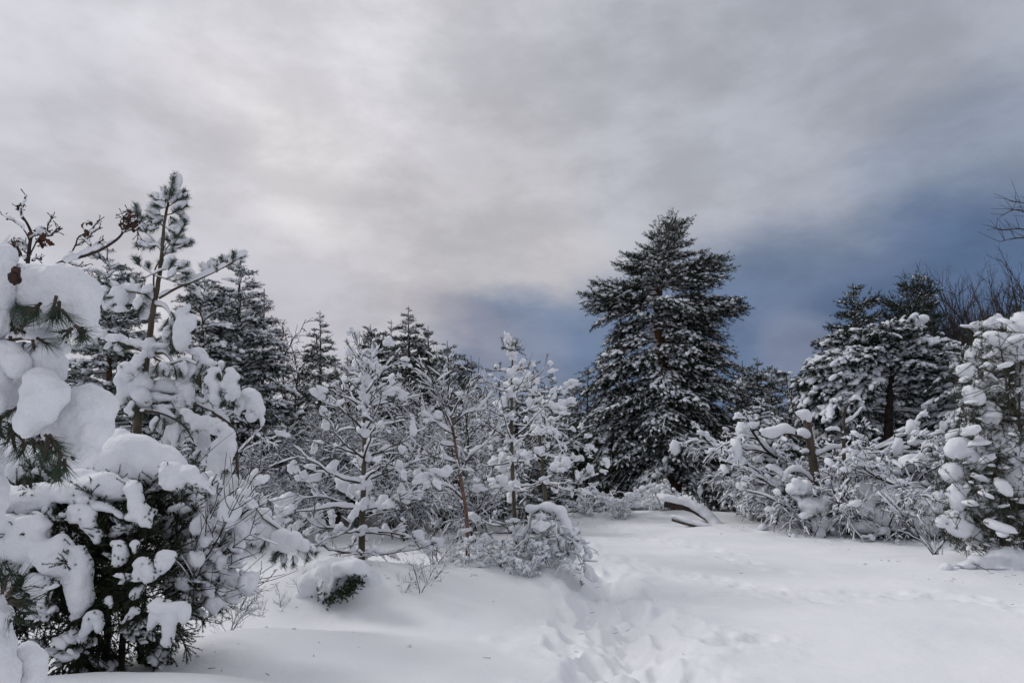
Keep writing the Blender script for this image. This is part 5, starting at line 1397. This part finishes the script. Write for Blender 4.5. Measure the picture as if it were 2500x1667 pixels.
oak('forked oak twigs with knobbly buds and dry leaves standing behind the giant snow clump', 4.4, -60,
    [(60, 700), (68, 640), (72, 600), (76, 570), (66, 545), (52, 520), (62, 480)],
    [[(62, 640), (85, 600), (100, 580), (125, 575), (140, 565)], [(72, 590), (60, 560), (40, 545), (20, 535), (5, 525)], [(66, 640), (50, 620), (35, 605), (30, 590)], [(60, 540), (50, 525), (52, 505), (60, 495), (62, 478)], [(58, 498), (48, 500), (45, 512)], [(100, 580), (115, 560), (118, 545), (130, 530)],
     [(72, 590), (85, 575), (100, 570), (110, 560)], [(66, 620), (50, 600), (45, 585)], [(78, 635), (90, 630), (100, 632)], [(125, 575), (140, 558), (150, 557)], [(70, 600), (60, 600), (52, 592)]],
    [(112, 585, 8, 6), (98, 575, 8, 7), (105, 562, 6, 6), (50, 503, 3, 3), (45, 612, 5, 6), (48, 600, 4, 6)],
    [(100, 562, 14, 12), (110, 570, 8, 8), (50, 590, 13, 9), (62, 628, 9, 8), (75, 578, 7, 7), (55, 605, 11, 9)],
    [(-60, 1000), (0, 850), (60, 700)])

# ------------------------------------------------------------------ dark juniper bush under thick snow
def juniper_spray(seed):
    rng = np.random.RandomState(seed)
    mb = MB(); P, Dv, L = [], [], []
    main = np.array([[0, 0, 0], [.12, 0, .02], [.24, 0, .0]])
    mb.tubes(resample(main, 5), np.linspace(.006, .003, 5), 4, 0)
    for k in range(16):
        f = rng.uniform(.1, 1); p = np.array([.24 * f, 0, .02 * math.sin(f * 3)])
        d = unit([.8, rng.normal(0, .7), rng.normal(.1, .5)]); P.append(p); Dv.append(d); L.append(rng.uniform(.06, .14))
    P, Dv, L = np.array(P), np.array(Dv), np.array(L)
    mb.tubes(np.stack([P, P + Dv * L[:, None]], 1), np.tile([[.003, .002]], (16, 1)), 3, 0)
    add_needles(mb, P, Dv, L, rng, 46, .020, .0042, 1.0, m=1)
    return mb.mesh('spray', [M['twig'], M['juniper']])
SPRAYS = [juniper_spray(200 + i) for i in range(6)]

def spray_snow(seed):
    rng = np.random.RandomState(seed); mb = MB(); n = 7
    c = np.stack([rng.uniform(.06, .3, n), rng.normal(0, .05, n), rng.uniform(.02, .05, n)], -1); sz = rng.uniform(.012, .038, n)
    add_blobs(mb, c, sz * 1.7, sz, sz * .7, rng.normal(0, 1, (n, 3)) * [1, .6, .2] + [.6, 0, -.1], rng, 2, noise=.42, flat=.7)
    return mb.mesh('snow', M['snow_near'])
SPRAY_SNOW = [spray_snow(300 + i) for i in range(6)]

def juniper_bush():
    rng = np.random.RandomState(23)
    D = 5.35
    org = at(250, 1590, D); org[2] = hz(org[0], org[1])
    o = thing('juniper', 'broad dark juniper at lower left smothered under thick snow', 'shrub', org)
    # stems
    for k in range(9):
        c = at(rng.uniform(20, 480), rng.uniform(1200, 1420), D + rng.uniform(-.2, .3))
        P = resample([org + [rng.normal(0, .15), rng.normal(0, .1), -.15], (org + c) * .5 + [rng.normal(0, .15), 0, .1], c], 12)
        mb = MB(); mb.tubes(P, np.linspace(.028, .008, 12), 6)
        tw = []
        for j in range(26):
            a = P[rng.randint(3, 12)]; v = np.linspace(0, 1, 5)[:, None]; d = unit(rng.normal(0, .7, 3) + unit(P[-1] - P[0]) * .6); tw.append(a + d * rng.uniform(.2, .6) * v + rng.normal(0, .02, (5, 3)) * v)
        mb.tubes(np.array(tw), np.tile(np.linspace(.006, .003, 5), (26, 1)), 4)
        part('stem', mb, M['twig'], o, org)
    cx, cz = 215, 1395
    k = D / FPX
    cen = at(cx, cz, D)
    n = 0
    while n < 290:
        q = rng.normal(size=3); q /= np.linalg.norm(q)
        if q[1] > .35: continue
        r = rng.uniform(.66, .94)
        p = cen + q * r * np.array([268 * k, .62, 235 * k])
        if p[2] < hz(p[0], p[1]) - .02: continue
        dd = unit(q + rng.normal(0, .35, 3) + [0, 0, -.1])
        az = math.atan2(dd[1], dd[0]); sl = math.asin(max(-1, min(1, dd[2])))
        si = rng.randint(6)
        sp_ = link('spray', SPRAYS[si], o, p - org, (rng.uniform(-.4, .4), -sl, az), rng.uniform(.7, 1.15))
        if rng.rand() < .4: link('snow', SPRAY_SNOW[si], sp_)
        n += 1
    for g in range(5):
        n = 420
        q = rng.normal(size=(n, 3)); q /= np.linalg.norm(q, axis=1)[:, None]; q *= rng.uniform(.2, .93, (n, 1)); q[:, 1] = q[:, 1] * .8 + .1
        p = cen + q * np.array([265 * k, .6, 232 * k])
        p = p[p[:, 2] > H(p[:, 0], p[:, 1]) - .03]
        mb = MB(); d = rng.normal(0, 1, p.shape) + q[:len(p)] * 1.0; l = rng.uniform(.08, .16, len(p))
        mb.tubes(np.stack([p, p + unit(d) * l[:, None]], 1), np.tile([[.004, .002]], (len(p), 1)), 3, 0)
        add_needles(mb, p, d, l, rng, 42, .024, .006, 1.0, m=1)
        part('foliage', mb, [M['twig'], M['juniper']], o, org, kind='stuff')
    def mass(nm, D_, lst, vox=.014, rough=.014, ns=7, seed=0):
        link(nm, shift_mesh(snow_mass_mesh(nm, px_ell(D_, lst, .8), vox, M['snow_near'], rough, ns, 3, seed), org), o)
        if D_ > 5.05: return
        mb = MB(); P = []
        for e in lst:
            kx = D_ / FPX
            for j in range(7):
                a = rng.uniform(0, 2 * PI); q = at(e[0], e[1], D_) + np.array([math.cos(a) * e[2] * kx * .85, rng.uniform(-.02, .06), math.sin(a) * e[3] * kx * .85 - .015]); P.append((q, [math.cos(a), -.4, math.sin(a) - .3]))
        pp = np.array([a for a, _ in P]); dd = unit(np.array([b for _, b in P]) + rng.normal(0, .4, (len(P), 3))); ll = rng.uniform(.03, .09, len(P))
        mb.tubes(np.stack([pp - dd * .03, pp + dd * ll[:, None]], 1), np.tile([[.003, .002]], (len(pp), 1)), 3, 0)
        add_needles(mb, pp, dd, ll, rng, 34, .018, .004, 1.0, m=1)
        part('spray', mb, [M['twig'], M['juniper']], o, org)
    Df = 4.72
    mass('snow_mound', 5.15, [(292, 1075, 24, 34), (330, 1105, 85, 48, 12), (370, 1130, 92, 52, 14), (410, 1130, 48, 36, 25), (245, 1140, 62, 48, -20), (290, 1130, 80, 60, 0), (330, 1150, 90, 40), (215, 1165, 40, 30, -20), (300, 1085, 45, 34, 20)], .018, .02, 4, 1)
    mass('snow_mound', 5.3, [(100, 1150, 90, 45), (40, 1130, 60, 50), (160, 1150, 60, 40), (180, 1175, 80, 30), (20, 1110, 40, 40), (60, 1170, 90, 36)], .02, .02, 3, 2)
    mass('snow_mound', 4.85, [(60, 1215, 75, 30), (20, 1210, 40, 26), (45, 1192, 22, 14), (115, 1205, 55, 27), (165, 1200, 48, 24), (215, 1222, 42, 22, 15), (240, 1232, 32, 16, 20), (30, 1240, 46, 30), (90, 1235, 50, 24), (190, 1212, 34, 16)], .014, .022, 9, 3)
    mass('snow_drape', 4.95, [(240, 1180, 80, 30), (200, 1172, 50, 30), (285, 1190, 60, 28), (255, 1205, 30, 24), (300, 1200, 24, 18)], .016, .016, 6, 4)
    mass('snow_tongue', 4.8, [(325, 1195, 22, 26), (332, 1225, 20, 26), (345, 1250, 24, 24), (330, 1258, 28, 14, -10), (358, 1268, 14, 20, 15), (345, 1262, 22, 12), (366, 1280, 7, 12)], .012, .012, 9, 5)
    mass('snow_drape', 4.85, [(420, 1150, 34, 22), (450, 1155, 34, 20), (480, 1170, 30, 16, 25), (425, 1175, 24, 22), (405, 1165, 20, 24), (505, 1185, 20, 12, 30), (440, 1185, 12, 14), (520, 1198, 12, 10)], .012, .018, 10, 6)
    mass('snow_drape', 4.82, [(265, 1242, 24, 8, 22), (290, 1255, 18, 7, 40), (240, 1236, 22, 8, 10)], .010, .010, 12, 7)
    mass('snow_tongue', 4.78, [(112, 1250, 14, 18), (115, 1275, 13, 22), (112, 1305, 13, 20), (110, 1322, 9, 10)], .010, .012, 12, 8)
    mass('snow_tongue', 4.8, [(195, 1245, 30, 18), (185, 1262, 22, 16), (215, 1262, 22, 20, 20), (225, 1285, 15, 22), (232, 1305, 13, 18), (205, 1280, 9, 12), (170, 1250, 12, 10)], .012, .012, 9, 9)
    mass('snow_drape', Df, [(30, 1290, 50, 42), (75, 1285, 50, 34), (60, 1330, 60, 44), (110, 1345, 62, 34, 15), (20, 1340, 40, 50), (150, 1340, 40, 26, 25), (185, 1365, 34, 34), (150, 1375, 60, 30), (200, 1400, 24, 50), (185, 1420, 28, 34), (198, 1455, 20, 36), (190, 1490, 16, 22), (175, 1508, 10, 10), (20, 1390, 40, 30), (130, 1400, 30, 16)], .014, .018, 7, 10)
    mass('snow_tongue', 4.68, [(62, 1358, 20, 10), (70, 1375, 18, 16), (62, 1390, 12, 14), (80, 1362, 8, 10)], .010, .012, 12, 11)
    mass('snow_drape', 4.66, [(95, 1418, 30, 14), (80, 1430, 28, 16, -20), (108, 1440, 22, 24), (108, 1470, 13, 24), (112, 1495, 9, 18), (90, 1455, 16, 12)], .011, .014, 9, 12)
    mass('snow_drape', 4.7, [(15, 1430, 24, 22), (35, 1420, 14, 18), (45, 1448, 16, 14), (8, 1455, 20, 12)], .011, .014, 9, 13)
    mass('snow_tongue', 4.75, [(285, 1325, 16, 12), (293, 1345, 18, 22), (288, 1368, 14, 18), (278, 1378, 8, 9), (300, 1360, 8, 20)], .011, .012, 10, 14)
    mass('snow_tongue', 4.75, [(330, 1330, 13, 12), (330, 1345, 9, 10)], .010, .008, 10, 15)
    mass('snow_tongue', 4.8, [(240, 1300, 12, 12), (236, 1318, 10, 12)], .010, .008, 10, 16)
    mass('snow_drape', 4.7, [(345, 1378, 22, 15), (360, 1395, 28, 18, 20), (338, 1400, 15, 20), (365, 1412, 18, 12), (380, 1400, 12, 9, 25)], .011, .014, 9, 17)
    mass('snow_tongue', 4.7, [(408, 1355, 22, 15, -10), (400, 1375, 20, 20), (392, 1392, 12, 12), (420, 1358, 12, 14)], .011, .012, 9, 18)
    mass('snow_drape', 4.6, [(400, 1482, 40, 14, 5), (435, 1482, 26, 14), (450, 1500, 12, 22), (380, 1500, 16, 22, 15), (368, 1525, 9, 16, 20), (415, 1505, 22, 26), (415, 1535, 16, 28), (412, 1560, 14, 16), (388, 1468, 14, 10, 30)], .011, .012, 9, 19)
    mass('snow_tongue', 4.7, [(225, 1505, 24, 14), (212, 1525, 14, 22), (243, 1525, 10, 20), (200, 1548, 10, 12)], .011, .012, 10, 20)
    mass('snow_tongue', 4.75, [(330, 1490, 14, 10), (315, 1502, 16, 9, -30), (300, 1518, 10, 7, -30), (332, 1445, 12, 16, 30), (342, 1436, 9, 9)], .010, .010, 10, 21)
    mass('snow_tongue', 4.75, [(266, 1466, 9, 10), (272, 1476, 6, 9)], .008, .006, 10, 22)
    mass('snow_lump', 4.7, [(60, 1590, 30, 14), (125, 1590, 30, 12), (160, 1600, 30, 12)], .012, .012, 7, 23)
juniper_bush()

def shaded_twigs():
    """grey bare twigs and snow lumps in the right flank of the juniper"""
    rng = np.random.RandomState(44); D = 5.3
    x0 = gx(430, D + .3); org = np.array([x0, D + .3, hz(x0, D + .3)])
    o = thing('bare_bush', 'leafless bush of fine curving twigs and snow lumps right of the dark juniper', 'bush', org)
    for k in range(26):
        a = (rng.uniform(400, 450), rng.uniform(1380, 1500))
        e = (rng.uniform(430, 625), rng.uniform(1150, 1450))
        mid = ((a[0] + e[0]) / 2 + rng.normal(0, 12), (a[1] + e[1]) / 2 + rng.uniform(5, 35))
        dd = rng.uniform(-.5, .5)
        P = resample([at(*a, D), at(*mid, D + dd * .5), at(*e, D + dd)], 14)
        mb, ms = MB(), MB(); mb.tubes(P, np.linspace(.009, .003, 14), 5)
        tw = []; v = np.linspace(0, 1, 7)[:, None]; t = unit(P[-1] - P[0])
        for j in range(11):
            q = P[rng.randint(3, 14)]; l = rng.uniform(.08, .3); d = unit(t + rng.normal(0, .45, 3)); s = rng.normal(0, .4, 3) + [0, 0, .35]
            tw.append(q + d * l * v + s * l * v ** 2)
        tw = np.array(tw); RR = np.tile(np.linspace(.0035, .0018, 7), (len(tw), 1)); mb.tubes(tw, RR, 4)
        kk = rng.rand(len(tw)) < .4
        ms.snow_tubes(resample(P, 24), np.linspace(.009, .003, 24), .004, rng, S=6, lump=.9)
        if kk.any(): ms.snow_tubes(tw[kk], RR[kk], .004, rng, S=5, lump=.9)
        m = 5; c = P[rng.randint(4, 14, m)] + rng.normal(0, .05, (m, 3)); sz = rng.uniform(.025, .075, m)
        add_blobs(ms, c + [0, .05, 0], sz * 1.2, sz, sz * rng.uniform(.7, 1.3, m), rng.normal(0, 1, (m, 3)), rng, 3, noise=.3, flat=.85)
        b = part('branch', mb, M['twig'], o, org); part('snow', ms, M['snow_near'], b, org)
    for c in [[(470, 1230, 26, 20), (455, 1250, 16, 22)], [(500, 1250, 18, 26), (515, 1230, 14, 20)], [(400, 1280, 28, 16), (380, 1290, 18, 14), (420, 1295, 18, 12)], [(430, 1330, 18, 14)],
              [(540, 1250, 20, 34), (530, 1290, 20, 34), (518, 1330, 26, 24), (545, 1320, 14, 26)], [(490, 1345, 34, 16, -10), (520, 1360, 22, 20)], [(480, 1385, 22, 18), (505, 1400, 20, 14)], [(535, 1385, 12, 26), (530, 1405, 9, 18)],
              [(420, 1425, 18, 16), (445, 1420, 14, 13)], [(460, 1440, 18, 16), (495, 1450, 18, 14), (520, 1460, 14, 12)], [(470, 1490, 20, 20), (490, 1500, 16, 14)], [(450, 1300, 20, 10), (470, 1290, 14, 14)], [(385, 1240, 16, 16), (395, 1255, 12, 18)], [(540, 1470, 12, 10)]]:
        me = snow_mass_mesh('snow_lump', px_ell(D + rng.uniform(0, .3), c, .85), .013, M['snow_near'], .012, 9, 3, seed=int(c[0][0]))
        link('snow_lump', shift_mesh(me, org), o)
    n = 70
    for g in range(3):
        sp = np.array([at(rng.uniform(400, 560), rng.uniform(1200, 1520), D + rng.uniform(.15, .55)) for _ in range(n)])
        sd = rng.normal(0, .7, (n, 3)); sl = rng.uniform(.06, .15, n); mb = MB()
        add_needles(mb, sp, sd, sl, rng, 30, .03, .004, .9); part('needles', mb, M['juniper'], o, org, kind='stuff')
shaded_twigs()

# ------------------------------------------------------------------ nearest pine, outside the left edge, boughs in view
def near_pine():
    rng = np.random.RandomState(61)
    D = 2.35
    x0 = gx(-420, D); org = np.array([x0, D, hz(x0, D)])
    o = thing('pine_tree', 'nearest pine reaching in at the left edge with giant smooth snow clumps on its boughs', 'tree', org)
    T = np.array([org + [0, 0, -.1], org + [.02, 0, 1.4], org + [-.03, .05, 3.2]])
    mb = MB(); mb.tubes(resample(T, 16), np.linspace(.08, .03, 16), 12); part('trunk', mb, M['bark'], o, org)
    def bough(pts, r, tufts, sn=0, dd=0, nn=42, nl=.072):
        if tufts and nn < 80: tufts = [(a, b, c, d, rng.uniform(-.14, -.06)) if 80 < a < 215 and b < 1130 else (a, b, c, d) for a, b, c, d in tufts]
        P = resample([at(a, b, D + (c if len(q) > 2 else 0) + dd) for q in pts for (a, b, c) in [q if len(q) > 2 else (q[0], q[1], 0)]], 24)
        mb, ms = MB(), MB(); mb.tubes(P, np.linspace(r, r * .5, 24), 9, 0)
        if tufts: px_tufts(mb, D + dd, tufts, rng, nn, nl, .0024, fwd=1.3)
        b = part('branch', mb, [M['bark'], M['needle']], o, org)
        if sn: ms.snow_tubes(P, np.linspace(r, r * .5, 24), sn, rng, S=10, freq=8); part('snow', ms, M['snow_near'], b, org)
    bough([(-420, 900, 0), (-150, 830, 0), (-20, 845, 0), (20, 875, 0), (55, 905, 0), (70, 945, 0), (68, 972, 0)], .011, [(20, 1010, 215, 40), (45, 1020, 235, 45), (10, 1000, 250, 50), (40, 1040, 260, 45), (60, 1050, 270, 40), (80, 1070, 300, 40), (65, 1080, 250, 36), (100, 1075, 290, 40), (-5, 1030, 280, 40), (30, 1060, 290, 40), (115, 1070, 280, 45), (120, 1060, 310, 30), (50, 990, 230, 30), (90, 1085, 320, 36)], .004)
    bough([(-420, 760, .1), (-200, 700, 0), (-60, 700, 0), (20, 720, 0), (60, 760, 0)], .012, [(36, 690, 285, 40), (40, 680, 300, 45), (48, 700, 265, 45), (42, 720, 290, 45), (55, 700, 320, 40), (60, 735, 300, 34), (35, 660, 340, 35), (55, 725, 280, 36), (-10, 610, 20, 30), (-12, 625, 350, 34)])
    bough([(0, 790, .06), (60, 775, .06), (110, 765, .04), (150, 770, 0)], .007, [(100, 740, 215, 34), (95, 745, 240, 36), (90, 755, 200, 34), (138, 722, 265, 46), (145, 735, 275, 46), (140, 750, 285, 40), (150, 755, 300, 36), (132, 745, 250, 34), (182, 795, 330, 36), (190, 800, 300, 30), (178, 802, 200, 34), (175, 800, 250, 26), (200, 798, 280, 30)])
    bough([(-200, 840, .25), (0, 832, .2), (60, 826, .2), (110, 835, .2), (160, 842, .2)], .009, [(40, 815, 120, 30), (60, 812, 160, 34), (30, 805, 200, 34), (80, 830, 300, 36), (60, 835, 270, 34), (90, 825, 330, 30), (25, 820, 280, 34), (50, 805, 60, 26)], .01)
    bough([(-420, 1000, 0), (-100, 1000, .05), (60, 1020, .06), (150, 1080, .06), (180, 1120, 0)], .010, [(120, 1075, 280, 40), (130, 1080, 300, 36), (122, 1090, 255, 32), (150, 1110, 270, 34), (150, 1125, 250, 30), (158, 1120, 290, 30), (145, 1130, 265, 34), (110, 1060, 310, 36)])
    bough([(-420, 1500, .2), (-100, 1500, .2), (0, 1500, .15), (40, 1520, .1)], .010, [(10, 1440, 70, 40), (20, 1450, 40, 44), (15, 1455, 20, 44), (25, 1465, 0, 40), (20, 1470, 340, 40), (10, 1480, 300, 40), (30, 1450, 60, 40), (5, 1450, 100, 36)], nl=.085)
    bough([(-100, 1690, .2), (10, 1640, .15), (25, 1625, .1), (30, 1670, .1)], .008, [])
    mb = MB(); c = np.repeat(at(38, 655, D - .12)[None], 7, 0) + np.linspace(0, 1, 7)[:, None] * np.array([.004, 0, -.055])
    rr = .018 * np.sin(np.linspace(.5, 2.8, 7)); add_blobs(mb, c, rr, rr, rr * .8, rng.normal(0, 1, (7, 3)), rng, 2, noise=.5, flat=1); part('cone', mb, M['cone'], o, org)
    masses = [
        (2.30, [(-60, 640, 85, 50), (-20, 625, 55, 42), (-70, 720, 95, 80), (-30, 740, 62, 75), (-20, 690, 55, 60), (-60, 800, 70, 60), (0, 660, 38, 30)]),
        (2.36, [(90, 682, 75, 44), (150, 695, 75, 55, 10), (185, 730, 58, 62, 20), (100, 720, 72, 40), (190, 765, 52, 58), (150, 742, 50, 40, -10), (205, 790, 32, 36), (55, 672, 40, 30), (80, 695, 60, 48)]),
        (2.44, [(60, 770, 70, 32), (120, 775, 60, 26), (20, 780, 50, 34), (160, 785, 52, 24), (90, 765, 70, 26)]),
        (2.5, [(90, 810, 48, 24), (60, 800, 30, 22), (120, 828, 34, 22), (140, 850, 32, 20)]),
        (2.38, [(100, 870, 55, 32), (70, 858, 40, 20, 10), (135, 895, 34, 32), (140, 920, 26, 26), (115, 885, 48, 30)]),
        (2.32, [(15, 860, 40, 30, 15), (45, 885, 36, 34, 30), (30, 872, 42, 26, 20), (-20, 850, 34, 24)]),
        (2.44, [(20, 960, 48, 46), (40, 1000, 44, 36), (-10, 990, 44, 40)]),
        (2.26, [(108, 930, 50, 36, 10), (125, 960, 42, 46), (100, 990, 50, 44, -30), (80, 1020, 42, 36, -30), (72, 1050, 32, 24, -20), (62, 1040, 26, 30), (90, 960, 34, 40), (110, 1010, 34, 34, -30)]),
        (2.40, [(210, 975, 58, 40), (235, 995, 50, 48), (195, 1020, 62, 52, -20), (225, 1045, 50, 48, -20), (185, 1060, 60, 44, -20), (195, 1095, 44, 42, -20), (175, 1125, 30, 22), (160, 1000, 50, 40), (150, 1050, 40, 34)]),
        (2.30, [(-25, 930, 40, 56), (-20, 980, 34, 40), (-35, 890, 40, 40)]),
        (2.4, [(-20, 1210, 36, 70), (-15, 1260, 24, 40), (-30, 1150, 40, 60)]),
        (2.35, [(-15, 1530, 36, 60), (-5, 1580, 36, 70), (0, 1640, 40, 60), (-20, 1480, 22, 30)]),
        (2.45, [(60, 1620, 42, 40), (85, 1610, 24, 32), (40, 1640, 44, 50), (90, 1650, 20, 44), (60, 1680, 52, 50), (48, 1600, 24, 18)]),
    ]
    for k, (d, lst) in enumerate(masses):
        me = snow_mass_mesh('snow_clump', px_ell(d, lst, .75), .0075, M['snow_near'], .0085, 16, 3, seed=k * 5)
        link('snow_clump', shift_mesh(me, org), o)
near_pine()

# ------------------------------------------------------------------ crumbs and litter lying on the snow
def litter():
    rng = np.random.RandomState(71)
    spots = [(gx(880, 8.5), 8.4, .9, 40), (gx(1230, 9.5), 9.3, .9, 50), (gx(450, 6), 5.5, .8, 40), (gx(2350, 10), 10.0, 1.0, 60), (gx(2050, 15), 14.6, 2.4, 90), (gx(1620, 18), 18.2, 2.2, 70), (gx(2480, 10), 9.9, .6, 30)]
    C = np.concatenate([np.stack([x + rng.normal(0, s, n), y + rng.normal(0, s * .6, n)], -1) for x, y, s, n in spots])
    z = H(C[:, 0], C[:, 1])
    n = len(C); sz = .006 + .022 * rng.uniform(0, 1, n) ** 3
    mb = MB(); add_blobs(mb, np.stack([C[:, 0], C[:, 1], z + sz * .1], -1), sz * 1.2, sz, sz * .8, rng.normal(0, 1, (n, 3)) * [1, 1, .1], rng, 1, noise=.5, flat=.6)
    o = link('snow_crumbs', mb.mesh('snow_crumbs', M['snow_near'])); o['kind'] = 'stuff'; o['label'] = 'small crumbs of fallen snow scattered on the ground beside bushes and path'; o['category'] = 'snow'
    spots = [(gx(880, 8.5), 8.3, 1.0, 26), (gx(1230, 9.5), 9.0, .9, 30), (gx(430, 6), 5.3, .8, 26), (gx(1300, 7), 6.8, 1.2, 12), (gx(2400, 10), 9.7, 1.2, 20)]
    C = np.concatenate([np.stack([x + rng.normal(0, s, n), y + rng.normal(0, s * .6, n)], -1) for x, y, s, n in spots]); z = H(C[:, 0], C[:, 1]) + .004
    a = rng.uniform(0, 6.28, len(C)); l = rng.uniform(.02, .07, len(C)); P = np.stack([C[:, 0], C[:, 1], z], -1); d = np.stack([np.cos(a), np.sin(a), a * 0 + .1], -1)
    mb = MB(); mb.tubes(np.stack([P, P + d * l[:, None]], 1), np.tile([[.0022, .0015]], (len(C), 1)), 4)
    o = link('needle_litter', mb.mesh('needle_litter', M['twig'])); o['kind'] = 'stuff'; o['label'] = 'dark fallen needles and twig bits sprinkled on the snow'; o['category'] = 'litter'
litter()

bpy.data.scenes.remove(WORK)
